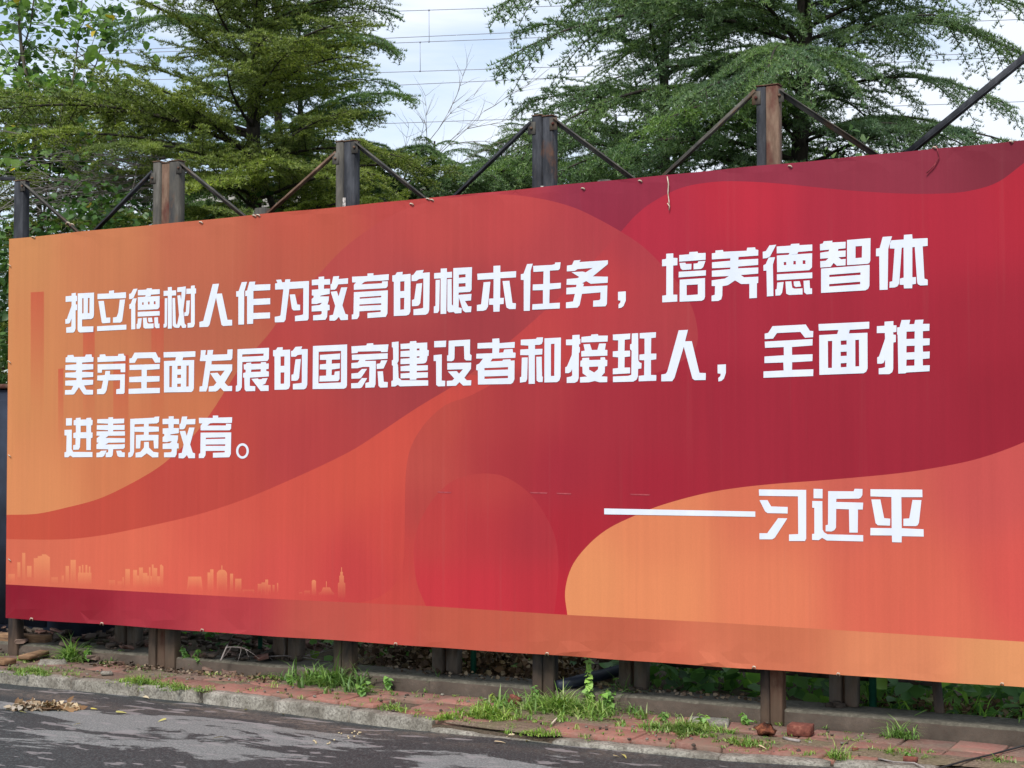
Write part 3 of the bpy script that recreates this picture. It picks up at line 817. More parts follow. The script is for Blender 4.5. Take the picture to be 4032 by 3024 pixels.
# each glyph: list of outlines; a leading '-' cuts a hole
GL = {
'ba': ('A', ['185,345 235,337 235,372 250,372 250,435 235,438 235,475 250,475 250,540 232,545 232,760 222,790 205,805 122,808 122,745 165,740 182,735 185,640 165,690 150,700 112,702 112,648 130,645 185,490 185,440 115,445 115,380 185,372',
  '258,345 450,335 448,600 440,630 420,645 308,652 308,735 442,732 440,798 285,805 265,795 256,770', '-310,402 326,402 326,580 310,580', '-378,398 397,398 395,575 376,578']),
'li': ('A', ['490,350 625,345 625,315 685,308 685,340 825,330 825,400 490,412', '500,435 565,432 592,630 640,628 640,690 552,697 540,685', '752,420 815,415 780,670 760,688 672,690 672,628 715,622 735,570', '485,732 830,712 830,770 485,788']),
'de': ('A', ['912,293 962,288 915,395 890,410 862,412 862,350 885,345', '905,404 952,403 935,470 935,765 887,768 887,525 865,527 865,475 882,465',
  '965,305 1065,300 1070,285 1130,283 1130,298 1223,295 1223,352 1120,360 1115,378 1050,384 1058,366 965,368', '965,388 1222,375 1220,505 1200,530 965,542',
  '-1015,450 1033,450 1033,478 1015,478', '-1085,442 1103,442 1103,474 1085,474', '-1153,438 1173,438 1173,472 1153,472', '963,562 1222,552 1222,605 963,618',
  '965,640 1012,635 1000,735 985,760 950,762 950,705 960,700', '1025,632 1068,630 1075,690 1090,700 1150,698 1150,755 1050,758 1030,745', '1085,632 1130,630 1140,680 1100,685 1088,672',
  '1158,628 1202,625 1205,700 1220,700 1220,752 1180,755 1162,735']),
'shu': ('A', ['1318,272 1365,268 1365,758 1318,760', '1268,315 1415,308 1415,368 1268,375', '1282,402 1312,400 1308,720 1298,745 1268,748 1268,705 1280,700', '1371,400 1403,398 1412,700 1430,720 1420,750 1395,745 1375,725',
  '1430,275 1530,262 1525,350 1500,540 1515,700 1535,720 1530,750 1490,752 1470,715 1450,750 1420,750 1430,700 1450,600 1430,370 1465,365 1475,420 1480,325 1428,330',
  '1590,255 1635,250 1635,285 1650,285 1650,345 1635,348 1635,700 1625,735 1605,745 1550,748 1550,695 1590,690 1590,348 1535,352 1535,290 1590,287', '1537,430 1578,427 1568,575 1555,608 1512,612 1512,568 1530,565']),
'ren': ('A', ['1845,235 1920,230 1895,348 1955,345 2020,655 2075,655 2075,722 1970,728 1950,715 1885,395 1808,715 1790,738 1690,742 1690,680 1735,668']),
'zuo': ('B', ['155,272 218,268 185,380 182,770 115,772 115,443 90,443 90,380 118,378', '245,268 315,265 308,302 492,295 490,365 292,375 292,470 490,460 490,532 292,542 292,635 488,628 488,697 290,707 288,762 218,765 218,435 197,438 197,375 218,370']),
'wei': ('B', ['560,245 618,240 632,275 662,272 668,240 728,238 722,270 947,258 942,700 930,722 782,732 782,670 860,658 878,650 880,342 715,352 670,715 650,742 545,745 543,680 600,670 612,660 645,355 548,360 548,288 575,283',
  '720,418 782,415 808,535 842,538 842,602 765,605 745,585']),
'jiao': ('B', ['1060,210 1125,205 1125,238 1195,235 1195,300 1125,302 1122,350 1192,348 1190,410 1085,430 1075,440 1182,440 1178,490 1165,535 1188,540 1190,600 1165,605 1160,680 1140,715 995,722 995,662 1080,655 1098,640 1095,612 978,618 978,552 1075,540 1100,515 1060,520 1035,530 978,528 978,470 1002,450 1000,430 980,428 980,362 1058,355 1055,305 980,310 980,245 1060,238',
  '1232,205 1302,200 1295,235 1407,225 1405,290 1290,298 1270,345 1250,360 1200,362 1200,298 1215,290', '1202,385 1275,378 1295,440 1325,335 1397,332 1340,545 1375,645 1405,655 1405,715 1320,720 1298,680 1270,712 1250,725 1188,725 1188,665 1230,655 1255,550']),
'yu': ('B', ['1453,208 1635,200 1635,170 1705,167 1705,192 1887,178 1884,248 1800,255 1640,262 1600,268 1562,298 1805,285 1808,262 1875,262 1873,320 1855,342 1475,362 1475,305 1500,275 1455,275',
  '1475,390 1875,368 1870,640 1850,680 1635,695 1635,635 1790,622 1790,602 1540,615 1537,670 1515,705 1450,710 1450,655 1470,648', '-1543,450 1797,432 1797,450 1543,468', '-1540,535 1797,520 1797,540 1540,552']),
'dd': ('G', ['1185,100 1262,97 1258,135 1365,130 1362,640 1345,680 1310,692 1145,695 1145,228 1125,222 1125,140 1165,135', '-1230,228 1285,225 1283,358 1230,360', '-1230,452 1283,450 1280,608 1230,612',
  '1440,92 1535,85 1520,125 1612,122 1605,625 1590,670 1560,688 1403,690 1403,612 1505,602 1528,595 1530,200 1475,205 1440,230 1378,230 1378,150 1400,145', '1440,268 1515,262 1490,530 1470,560 1445,568 1383,568 1383,485 1412,475']),
'gen': ('C', ['340,145 402,142 395,592 338,594', '275,190 452,176 452,235 275,245', '290,258 332,255 325,560 310,583 272,585 272,520 288,515', '406,250 448,247 450,500 465,515 462,575 420,578 405,560',
  '465,140 650,130 645,355 630,375 518,382 516,405 645,395 640,460 580,465 612,518 645,518 640,575 585,578 560,560 520,430 518,530 548,535 545,585 485,588 462,570', '-520,205 586,200 586,230 520,236', '-518,292 586,288 586,322 518,326']),
'ben': ('C', ['862,118 930,114 930,180 1087,170 1085,232 930,240 928,435 965,435 963,495 925,498 922,570 862,572 860,503 818,503 820,442 862,440 864,248 705,256 702,195 862,185', '765,280 832,275 808,520 790,552 760,562 698,565 698,505 740,498',
  '952,268 1020,265 1050,485 1085,488 1082,545 1020,545 992,530 985,500']),
'rn': ('C', ['1195,100 1252,96 1230,165 1222,562 1162,564 1162,258 1133,256 1133,200 1160,195', '1255,118 1440,108 1470,100 1472,85 1527,82 1520,145 1505,160 1420,165 1420,292 1530,285 1528,340 1418,352 1415,488 1520,482 1518,540 1245,552 1248,498 1352,492 1352,358 1250,360 1252,302 1355,298 1358,172 1258,178']),
'wu': ('C', ['1590,115 1640,108 1660,65 1725,60 1712,80 1995,62 1995,100 1845,222 1995,225 1992,285 1825,295 1780,268 1740,290 1757,296 1750,322 1990,312 1985,495 1970,518 1848,522 1850,462 1910,457 1920,445 1922,380 1738,395 1715,505 1695,530 1580,537 1580,480 1650,470 1668,395 1583,400 1585,335 1680,328 1685,305 1585,305 1588,248 1690,240 1712,228 1635,180 1745,174 1775,182 1845,138 1695,150 1665,168 1588,172']),
'c1': ('C', ['2095,375 2172,370 2172,460 2150,515 2125,533 2100,537 2100,500 2118,480 2120,462 2095,458']),
'pei': ('D', ['250,392 360,385 360,455 425,458 423,570 358,575 358,1028 422,1028 422,1135 188,1148 188,1045 250,1035 252,582 185,587 185,482 235,475 250,465', '452,412 605,400 610,365 738,358 745,382 863,378 862,485 452,515', '455,535 545,530 560,550 643,548 640,635 505,645 475,620',
  '675,545 735,540 752,510 860,502 825,600 790,628 675,635', '445,672 868,648 865,730 443,760', '460,795 853,770 853,1060 840,1100 805,1122 458,1138', '-567,878 742,868 742,1025 568,1038']),
'yang': ('D', ['1015,342 1132,332 1140,360 1500,345 1510,298 1632,292 1640,325 1682,332 1680,420 1375,440 1370,485 1680,470 1680,565 1370,590 1368,618 1682,605 1680,700 1410,722 1460,758 1682,748 1680,845 1660,852 1660,1078 1543,1085 1543,860 1415,862 1320,805 1210,880 1125,895 1122,1040 1105,1100 1060,1125 955,1130 955,1045 1005,1030 1010,895 957,892 957,805 1160,778 1225,738 960,750 960,655 1245,632 1248,605 962,618 962,525 1245,500 1248,462 960,480 960,385 1015,378']),
'zhi': ('E', ['530,258 655,250 652,275 848,265 845,360 740,370 735,398 848,392 845,482 742,490 780,520 848,515 845,607 720,615 672,572 630,630 480,640 478,548 560,540 598,502 478,512 478,425 600,405 608,380 475,392 475,300 515,290',
  '867,240 1208,212 1205,540 1190,575 1165,585 867,605', '-990,332 1085,325 1082,495 990,503', '490,655 1195,600 1192,900 1175,945 1135,970 490,1008', '-610,745 1063,710 1062,745 610,778', '-608,880 1058,845 1058,882 608,915']),
'ti': ('E', ['1385,195 1520,185 1465,370 1457,960 1340,965 1335,475 1288,475 1288,365 1340,358', '1510,245 1690,232 1693,165 1812,157 1818,222 2037,212 2037,325 1965,332 1990,800 2038,815 2038,895 1930,900 1895,880 1885,850 1850,340 1815,345 1815,780 1868,778 1868,875 1815,885 1812,940 1693,942 1690,890 1632,890 1635,800 1690,785 1688,350 1660,352 1625,870 1600,910 1560,928 1482,932 1485,848 1525,838 1558,365 1488,362 1490,290']),
'mei': ('F', ['148,155 235,150 248,183 420,180 435,145 525,142 530,180 557,190 553,260 378,272 372,295 552,297 552,378 378,392 372,418 552,425 550,500 375,510 372,545 552,545 548,620 405,635 440,702 550,705 548,778 420,780 395,765 325,660 255,765 235,778 103,780 105,708 205,705 235,640 108,635 110,558 285,550 287,515 108,505 110,435 270,425 285,395 110,388 112,312 285,298 285,270 113,268 115,190 140,185']),
'lao': ('F', ['655,145 740,140 750,172 940,168 950,135 1035,132 1038,160 1062,168 1060,245 620,265 618,190 652,185', '620,300 1060,288 1058,425 985,425 985,378 690,385 688,432 622,432', '745,405 818,405 815,462 1053,458 1048,750 1030,768 915,770 917,695 975,685 978,550 792,555 762,715 740,755 715,772 612,772 612,695 680,685 708,558 615,555 617,478 735,470']),
'quan': ('F', ['1205,115 1540,108 1580,190 1613,195 1610,272 1530,275 1485,200 1250,205 1210,275 1125,278 1125,208 1160,200', '1125,310 1605,295 1603,375 1400,388 1400,488 1603,485 1600,570 1400,580 1398,675 1608,672 1605,755 1112,768 1112,688 1315,680 1312,580 1122,583 1122,500 1318,490 1318,385 1128,390']),
'mian': ('F', ['1665,108 2170,92 2168,180 1975,190 1965,235 2150,232 2145,680 2130,720 2105,738 1672,745 1672,248 1850,240 1862,188 1668,192', '-1757,325 1800,325 1795,662 1757,662', '-1885,325 1942,322 1942,375 1885,378', '-1882,465 1942,463 1942,515 1882,518', '-1882,608 1940,605 1938,655 1882,658', '-2028,320 2065,318 2063,650 2025,652']),
'fa': ('G', ['110,140 182,138 172,205 198,205 205,138 285,135 275,202 482,195 485,130 557,127 552,250 535,278 262,290 258,340 552,338 550,420 445,595 490,642 550,640 548,712 430,714 385,665 345,705 320,718 220,720 222,648 290,640 330,595 240,462 345,455 385,505 445,425 240,430 205,660 185,718 90,720 92,650 130,642 180,292 97,292 97,278 108,200']),
'zhan': ('G', ['625,125 1068,105 1065,260 1045,290 693,305 685,660 665,700 635,717 600,718 602,640 620,630', '-693,198 992,185 990,218 690,232', '712,340 745,335 750,318 815,312 818,332 952,328 955,308 1025,305 1028,328 1065,325 1062,402 1030,405 1028,430 1065,440 1065,508 800,525 797,640 875,645 873,712 745,716 725,690 720,525 703,522 705,460 740,450 740,415 715,408',
  '-818,412 952,405 950,440 815,445', '820,542 910,535 925,548 965,545 975,535 1048,530 1015,610 972,630 1062,632 1062,710 950,712']),
'guo': ('G', ['1685,80 2165,58 2163,630 2150,665 2120,680 1680,685', '-1765,160 2080,148 2078,592 1762,605', '1783,205 2068,185 2065,268 1950,272 1948,328 2065,322 2062,395 1950,410 1945,490 1985,488 1992,440 2060,432 2058,545 2040,572 1775,580 1778,500 1870,495 1872,410 1780,408 1782,340 1870,330 1872,275 1783,275']),
'jia': ('H', ['75,170 262,158 268,135 345,130 350,152 537,145 525,240 445,242 442,228 155,235 152,252 78,258', '80,275 527,255 525,325 250,340 245,352 380,350 375,640 360,680 248,685 250,625 295,615 300,425 220,425 150,442 75,443 75,378 155,370 175,338 82,340', '445,345 523,342 475,445 390,452 388,388 430,382',
  '75,508 155,500 205,452 270,450 200,555 180,570 75,572', '205,565 272,565 205,680 180,690 72,692 72,630 155,625', '400,482 467,480 478,610 528,615 525,680 435,683 412,660']),
'jian': ('H', ['578,118 662,110 662,350 645,382 655,405 662,560 700,592 1030,592 1030,658 680,668 652,648 620,668 572,670 572,602 592,592 592,415 578,402 578,345 595,335 592,185 578,180',
  '685,140 800,132 805,108 882,103 885,128 1018,122 1018,212 1038,218 1035,285 1020,292 1015,345 1000,372 975,382 888,388 888,408 1027,405 1025,468 888,475 888,495 1027,492 1025,558 885,565 882,585 803,587 800,565 687,568 687,508 800,500 800,478 687,478 687,418 800,408 800,388 685,392 687,325 800,318 800,300 685,302 687,230 800,222 800,200 688,205', '-888,198 922,195 922,220 888,220', '-888,295 922,292 922,310 888,312']),
'she': ('H', ['1105,105 1255,98 1250,178 1105,183', '1098,280 1200,270 1198,595 1242,598 1240,665 1155,668 1130,650 1128,352 1098,352', '1285,100 1552,85 1550,265 1570,280 1567,345 1500,345 1480,325 1475,165 1360,170 1357,320 1345,345 1320,355 1265,353 1265,285 1282,278',
  '1268,378 1565,372 1562,450 1480,562 1510,592 1567,592 1563,655 1465,658 1420,615 1375,660 1262,663 1262,600 1330,595 1355,570 1275,482 1385,478 1415,510 1462,455 1268,460']),
'zhe': ('H', ['1828,75 1915,70 1918,130 2108,115 2105,188 1915,195 1912,250 1965,245 1975,210 2080,202 2085,245 2118,250 2115,312 1830,322 1805,358 1955,350 1962,335 2052,330 2058,348 2105,345 2103,580 2085,620 2060,638 1650,645 1648,470 1627,465 1630,400 1665,385 1712,322 1628,322 1630,262 1828,255 1830,192 1643,198 1645,130 1828,122', '-1730,440 2025,428 2023,458 1730,468', '-1730,545 2023,535 2023,565 1730,575']),
'he': ('I', ['65,182 255,172 265,155 342,152 338,205 325,235 300,245 242,248 242,298 335,295 332,365 240,372 240,730 163,732 163,375 58,373 60,305 160,298 160,255 65,250', '78,405 152,402 145,670 130,705 55,717 55,650 72,640', '258,395 325,393 330,635 340,645 337,708 290,710 262,690', '360,165 565,155 560,640 545,690 515,710 358,714', '-440,235 485,232 482,632 440,635']),
'jie': ('I', ['708,125 797,120 797,170 808,175 806,235 790,240 790,270 800,275 800,340 788,345 785,660 770,700 735,718 637,720 637,650 690,640 705,625 703,545 690,580 660,598 618,597 618,525 640,515 700,370 705,250 628,250 628,180 705,178', '820,148 940,135 942,118 1025,112 1030,132 1148,130 1145,205 818,217',
  '845,240 925,235 950,310 1018,308 1040,230 1125,228 1112,308 1143,310 1142,380 818,392 818,325 862,318', '830,410 915,405 918,435 1055,432 1058,402 1112,400 1118,432 1142,435 1140,508 1112,515 1110,590 1068,638 1142,642 1140,710 1050,712 985,695 915,712 802,715 802,648 890,640 835,600 832,518 805,515 808,445 828,438', '-915,520 1028,515 1025,550 980,590 915,555']),
'ban': ('I', ['1210,118 1427,105 1425,175 1358,182 1355,320 1425,318 1425,390 1357,398 1355,528 1425,528 1425,600 1210,612 1210,542 1275,535 1278,402 1210,395 1210,328 1275,322 1278,190 1212,188', '1447,105 1525,100 1528,440 1545,465 1568,472 1565,540 1525,545 1522,640 1505,680 1465,703 1212,710 1212,640 1400,632 1440,620 1445,320 1425,300 1425,240 1445,232',
  '1545,100 1748,88 1745,155 1688,162 1685,355 1752,355 1750,425 1685,435 1685,620 1752,622 1750,692 1532,700 1532,632 1600,625 1602,438 1540,435 1542,368 1605,360 1605,168 1545,165']),
'ren2': ('J', ['285,240 430,232 385,410 490,408 608,900 708,905 705,1012 535,1015 500,990 365,495 220,980 185,1030 15,1033 15,928 85,915 108,880']),
'c2': ('J', ['890,775 1020,768 1020,900 990,990 950,1025 903,1035 903,980 935,950 940,915 892,908']),
'tui': ('K', ['1275,145 1413,135 1413,200 1462,203 1460,303 1410,310 1412,345 1452,350 1450,462 1412,470 1410,880 1395,930 1350,960 1185,962 1185,870 1250,862 1283,850 1285,735 1260,785 1225,798 1162,797 1162,700 1190,685 1283,410 1280,320 1155,322 1157,215 1275,207',
  '1540,120 1675,115 1660,185 1738,182 1752,118 1882,112 1870,178 1975,178 1972,285 1872,292 1872,405 1978,405 1975,508 1870,517 1872,612 1978,608 1975,715 1870,725 1872,825 1978,822 1975,915 1615,935 1600,948 1490,952 1480,350 1470,340 1472,235 1510,230', '-1617,300 1745,295 1742,410 1615,415', '-1617,522 1745,518 1742,618 1615,625', '-1617,735 1742,730 1740,828 1613,832']),
'jin': ('L', ['85,105 152,103 150,185 85,187', '68,235 150,232 148,450 165,480 380,482 380,538 160,540 133,520 110,540 68,540 68,485 88,480 92,298 68,295', '195,102 248,98 250,120 310,118 313,102 365,98 368,122 383,125 380,180 365,185 365,262 382,265 380,322 363,328 362,460 312,460 312,328 245,328 240,430 225,455 165,458 165,405 190,400 192,328 167,325 167,270 195,262 195,185 170,182 170,128 195,122', '-248,188 312,187 312,260 248,262']),
'su': ('L', ['558,95 610,93 612,112 735,108 733,160 612,165 610,180 740,180 738,235 612,235 610,252 743,250 743,298 560,300 525,325 743,328 742,375 560,378 525,398 700,396 742,392 742,430 725,447 612,450 605,520 590,538 528,540 528,490 555,485 557,452 425,448 425,398 450,378 428,375 428,328 465,300 425,298 428,252 555,250 553,238 428,232 430,182 553,180 553,165 432,160 435,115 558,112', '478,468 540,465 510,525 490,538 425,540 425,490 455,487', '645,468 700,465 712,485 743,487 740,538 680,538 660,525']),
'zhl': ('L', ['802,112 1070,98 1075,88 1127,85 1122,145 1100,162 850,172 845,480 828,525 805,540 780,540 780,490 800,480', '955,160 1008,160 1008,195 1122,200 1122,252 1008,258 1008,290 1118,290 1115,442 1068,442 1062,352 918,355 912,442 865,442 865,292 955,288 955,258 850,255 850,202 955,198', '957,370 1010,368 1012,432 1060,480 1117,488 1115,540 1050,542 987,495 930,540 862,542 862,490 915,480 955,432']),
'xi': ('M', ['115,112 680,118 680,700 665,728 475,728 475,650 585,645 582,195 118,188', '122,240 218,240 262,315 460,322 458,400 220,395 190,375', '345,455 455,458 305,690 275,708 122,708 122,635 215,635']),
'jn': ('M', ['768,105 875,108 875,220 768,218', '752,250 873,252 875,590 895,625 935,648 1360,658 1360,733 925,722 870,690 830,718 750,715 750,645 777,640 777,333 752,330', '942,133 1245,135 1258,105 1352,107 1350,180 1330,212 1305,222 1040,225 1038,262 1360,270 1355,352 1298,352 1295,628 1195,627 1190,350 1038,345 1035,570 1015,600 980,615 912,612 912,540 940,533']),
'pi': ('M', ['1447,110 2065,115 2067,205 1815,205 1820,575 2080,588 2082,675 1820,670 1818,745 1705,742 1702,662 1445,660 1447,572 1700,575 1697,203 1447,195', '1457,232 1565,232 1610,455 1683,462 1680,545 1535,540 1508,515', '1948,238 2055,240 2025,510 2010,540 1985,550 1840,548 1840,462 1910,458']),
}
Mw = Mat('white_print', (0.6, 0.64, 0.71), 0.5, 0, 0.25)
fw = Mw.noise(Mw.wcoord(scale=(1, 1, 0.1)), 12, 4, 0.5)
Mw.color(Mw.ramp(fw, [(0.3, (0.57, 0.615, 0.69)), (0.7, (0.63, 0.665, 0.735))]))
def glyph(ops, fm):
    polys = []
    for o_ in ops:
        if isinstance(o_, str):
            hole = o_.startswith('-'); pts = [tuple(map(float, q.split(','))) for q in o_.lstrip('-').split()]
        else: hole, pts = o_
        polys.append((hole, [fm(p) for p in pts]))
    vs_, es = [], []
    for _, pl in polys:
        b = len(vs_); vs_ += [Vector(p) for p in pl]; n = len(pl)
        es += [(b + k, b + (k + 1) % n) for k in range(n)]
    r = delaunay_2d_cdt(vs_, es, [], 0, 0.01)
    P = np.array([tuple(p) for p in r[0]]); T = np.array([t for t in r[2] if len(t) == 3]); cn = P[T].mean(1)
    on = np.zeros(len(T), bool)
    for hole, pl in polys:
        i_ = inpoly(cn, pl)
        on[i_] = not hole
    T = T[on]
    me = bpy.data.meshes.new('character')
    Q = np.array([PB(u, v_, 0.0022) for u, v_ in P]) - borg
    me.from_pydata(Q.tolist(), [], T.tolist()); me.update()
    if np.array([p.normal for p in me.polygons]).mean(0) @ NV < 0: me.flip_normals()
    me.materials.append(Mw.m)
    o_ = bpy.data.objects.new('character', me); C.objects.link(o_); o_.parent = ban
for k_, (cr_, ops) in GL.items(): glyph(ops, CR[cr_])
def re(key, crop, src, dst): return H4([src_ for src_ in src], dst)
f = H4([(912, 293), (1223, 295), (887, 768), (1220, 752)], [(3029.6, 966.3), (3198.2, 962.7), (3020, 1167.1), (3197.6, 1157.2)]); glyph(GL['de'][1], f)
f = H4([(1125, 100), (1612, 84), (1612, 686), (1125, 697)], [(1544.7, 1073.2), (1692.3, 1061), (1692.3, 1238), (1544.7, 1245.2)]); glyph(GL['dd'][1], f)
f = H4([(1205, 115), (1540, 108), (1112, 768), (1605, 755)], [(3041.8, 1284.3), (3172.7, 1277.6), (3006.3, 1487.6), (3201.8, 1480.6)]); glyph(GL['quan'][1], f)
f = H4([(1665, 108), (2170, 92), (1672, 745), (2145, 738)], [(3222.8, 1276.1), (3422.8, 1266.7), (3226.3, 1476.1), (3416.4, 1469.2)]); glyph(GL['mian'][1], f)
Lf = CR['L']
f = H4([(980, 245), (1407, 225), (1405, 715), (995, 722)], [Lf((1163, 112)), Lf((1530, 112)), Lf((1525, 550)), Lf((1180, 540))]); glyph(GL['jiao'][1], f)
f = H4([(1453, 208), (1887, 178), (1870, 685), (1450, 710)], [Lf((1568, 100)), Lf((1940, 93)), Lf((1925, 545)), Lf((1568, 550))]); glyph(GL['yu'][1], f)
el = lambda rx, ry: [(2055 + rx * math.cos(a), 470 + ry * math.sin(a)) for a in np.linspace(0, 2 * math.pi, 33)[:-1]]
glyph([(False, el(71, 86)), (True, el(46, 60))], Lf)
Msc = Mat('scuffed_print', srgb(196, 84, 84), 0.6); Msc.color(Msc.ramp(Msc.noise(Msc.wcoord(), 40, 4), [(0.35, (0.27, 0.035, 0.045)), (0.65, (0.36, 0.06, 0.07))]))
for (u0, u1, v0) in ((1722, 1778, 1935), (2086, 2156, 1937), (2190, 2250, 1940), (2480, 2560, 1944)):
    q_ = [PB(u0, v0, 0.0015) - borg, PB(u1, v0 + 2, 0.0015) - borg, PB(u1 - 3, v0 + 7, 0.0015) - borg, PB(u0 + 4, v0 + 5, 0.0015) - borg]
    mm = MB(); mm.add(q_, [(0, 3, 2, 1)]); mm.obj('scuff_mark', Msc.m, ban)
glyph([(False, [(2379, 2002), (2974, 2014), (2974, 2035), (2379, 2025)])], lambda p: p)

# ties that lace the banner to the frame
Ms = Mat('twine', (0.5, 0.42, 0.33), 0.9); Ms.color(Ms.ramp(Ms.noise(Ms.wcoord(), 60, 3), [(0.3, (0.35, 0.28, 0.2)), (0.7, (0.6, 0.52, 0.42))]))
Mr = Mat('red_cord', (0.22, 0.03, 0.04), 0.8); Mr.color(Mr.ramp(Mr.noise(Mr.wcoord(), 60, 3), [(0.3, (0.14, 0.02, 0.03)), (0.7, (0.3, 0.05, 0.06))]))
def tie(pts, r, mat, name, lab=None):
    mm = MB(); mm.tube([PB(u, v_, o_) for u, v_, o_ in pts], r, 5)
    mm.v = [a - borg for a in mm.v]
    o_ = mm.obj(name, mat, bill)
    if lab: o_['label'] = lab
tie([(2627, 690, -0.03), (2628, 699, 0.012), (2632, 725, 0.014), (2630, 760, 0.01), (2634, 790, 0.012), (2636, 812, 0.012)], 0.0035, Ms.m, 'tie', 'pale twine end hanging down the banner')
tie([(2628, 800, 0.012), (2636, 812, 0.016), (2634, 828, 0.012)], 0.003, Ms.m, 'tie')
tie([(3686, 576, -0.02), (3692, 590, 0.014), (3697, 620, 0.012), (3680, 650, 0.012), (3648, 682, 0.013)], 0.0032, Mr.m, 'tie', 'dark red cord hanging down the banner')
for (u, v_) in [(268, 880), (284, 886), (1000, 852), (1016, 850), (1684, 786), (1700, 790), (1620, 806), (2295, 745), (3110, 657), (3680, 583), (3980, 560), (2520, 715), (790, 878), (130, 936)]:
    tie([(u - 9, v_ + 2, -0.02), (u - 4, v_ - 5, 0.006), (u + 3, v_ - 4, 0.012), (u + 9, v_ + 3, 0.0)], 0.004, Ms.m, 'tie')
for (u, dv) in [(123, -4), (795, -6), (1557, -4), (2153, -5), (2968, -8), (3945, -8), (400, -3), (3300, -4)]:
    v_ = vbot(u) + dv
    tie([(u - 6, v_ + 6, 0.0), (u - 2, v_ - 3, 0.012), (u + 5, v_ - 2, 0.012), (u + 6, v_ + 8, 0.0)], 0.0035, Ms.m, 'tie')
for v_ in (1040, 1420, 1790, 2200):
    tie([(30, v_, -0.02), (35, v_ + 2, 0.012), (42, v_ + 8, 0.01)], 0.003, Ms.m, 'tie')

# ------------------------------------------------------------------ steel posts and braces
AX = np.array((-DV, NV, UP))            # local x to the near right, y towards camera, z up
def w_of(u, y0):
    """a (along) of column u on the line of posts w metres in front"""
    r = ray(u, 1760)
    P0 = np.array((0, 9.153, 0)) + NV * y0
    # r*t = P0 + DV*a
    M2 = np.array([[r[0], -DV[0]], [r[1], -DV[1]]])
    t, a = np.linalg.solve(M2, P0[:2])
    return a
def post(u_parts, v_top, lab, parts_spec, base_z=-0.05, grp='tall steel posts holding up the billboard'):
    """u_parts: column edges; front face on w=0.035"""
    W = 0.035
    u_parts = [u + (1760 - v_top) * (u - 2016) * 0.0413 / 6000 for u in u_parts]
    a0, a1 = w_of(u_parts[0], W), w_of(u_parts[-1], W)
    mid = (a0 + a1) / 2
    base = loc(mid, 0, base_z)
    root = empty('steel_post', tuple(base), lab, 'post', grp)
    for k in range(len(u_parts) - 1):
        if parts_spec[k] is None: continue
        mat, dz, wo_, dep = parts_spec[k]
        b0, b1 = w_of(u_parts[k], W), w_of(u_parts[k + 1], W)
        wd = abs(b0 - b1) - 0.005
        c_ = (b0 + b1) / 2
        p_ = loc(c_, W, 0)
        # top height from image row
        dd = np.linalg.norm(p_[:2]) / np.linalg.norm(ray((u_parts[k] + u_parts[k + 1]) / 2, v_top)[:2])
        zt = CAMH + ray((u_parts[k] + u_parts[k + 1]) / 2, v_top)[2] * dd + dz
        mm = MB()
        cc = loc(c_, W - dep / 2 + wo_, (zt + base_z) / 2)
        mm.box(cc - base, wd, dep, zt - base_z, AX, 0, 0.006)
        mm.obj('channel', mat, root)
        mm = MB()
        mm.box(loc(c_, W - dep / 2 + wo_, zt + 0.004) - base, wd + 0.004, dep + 0.004, 0.006, AX, 0)
        mm.obj('end_cap', M_rust, root)
    return root, base
D_ = 0.07
posts = [
 post([53, 92], 712, 'leftmost dark steel post beside the end of the billboard', [(M_steel, 0, 0, D_)]),
 post([600, 630, 664, 705], 634, 'grey triple steel post with a rusty middle plank at the orange end', [(M_steel_pale, -0.006, 0, D_), (M_rust, -0.012, -0.012, 0.04), (M_steel_pale, 0, 0, D_)]),
 post([1320, 1352, 1396], 556, 'dark twin steel post with a pale chalk mark, left of the sky gap', [(M_steel_pale, -0.003, 0, D_), (M_steel, 0, 0, D_)]),
 post([2092, 2133, 2178], 458, 'near black twin steel post above the middle of the billboard', [(M_steel, 0.003, 0, D_), (M_steel, 0, 0, D_)]),
 post([2975, 3016, 3068], 340, 'twin steel post with a dark left half and a red rusted right half', [(M_steel, 0.0, 0, D_), (M_rust, 0.004, 0.015, D_)]),
 post([4096, 4150, 4200], 190, 'steel post just beyond the right edge of view', [(M_steel, 0.0, 0, D_), (M_rust, 0.0, 0, D_)]),
]
# gusset plates and bolts where the braces meet the posts
for (root_, base_), uR, vR, uL, vL in ((posts[0], 90, 722, None, None), (posts[1], 705, 650, 602, 690), (posts[2], 1397, 568, 1322, 612), (posts[3], 2179, 474, 2094, 492), (posts[4], 3070, 362, 2978, 372)):
    for uu, vv in ((uR, vR), (uL, vL)):
        if uu is None: continue
        r_ = ray(uu, vv); P0 = np.array((0, 9.153, 0)) + NV * 0.037
        p_ = ORG + r_ * (np.dot(P0 - ORG, NV) / np.dot(r_, NV)) - base_
        mm = MB(); mm.box(p_ - UP * 0.02, 0.05, 0.006, 0.075, AX, 0, 0.001); pl_ = mm.obj('gusset_plate', M_steel_pale, root_)
        mm = MB(); mm.tube([p_ - UP * 0.02, p_ - UP * 0.02 + NV * 0.012], 0.009, 6); mm.obj('bolt', M_rust, pl_)
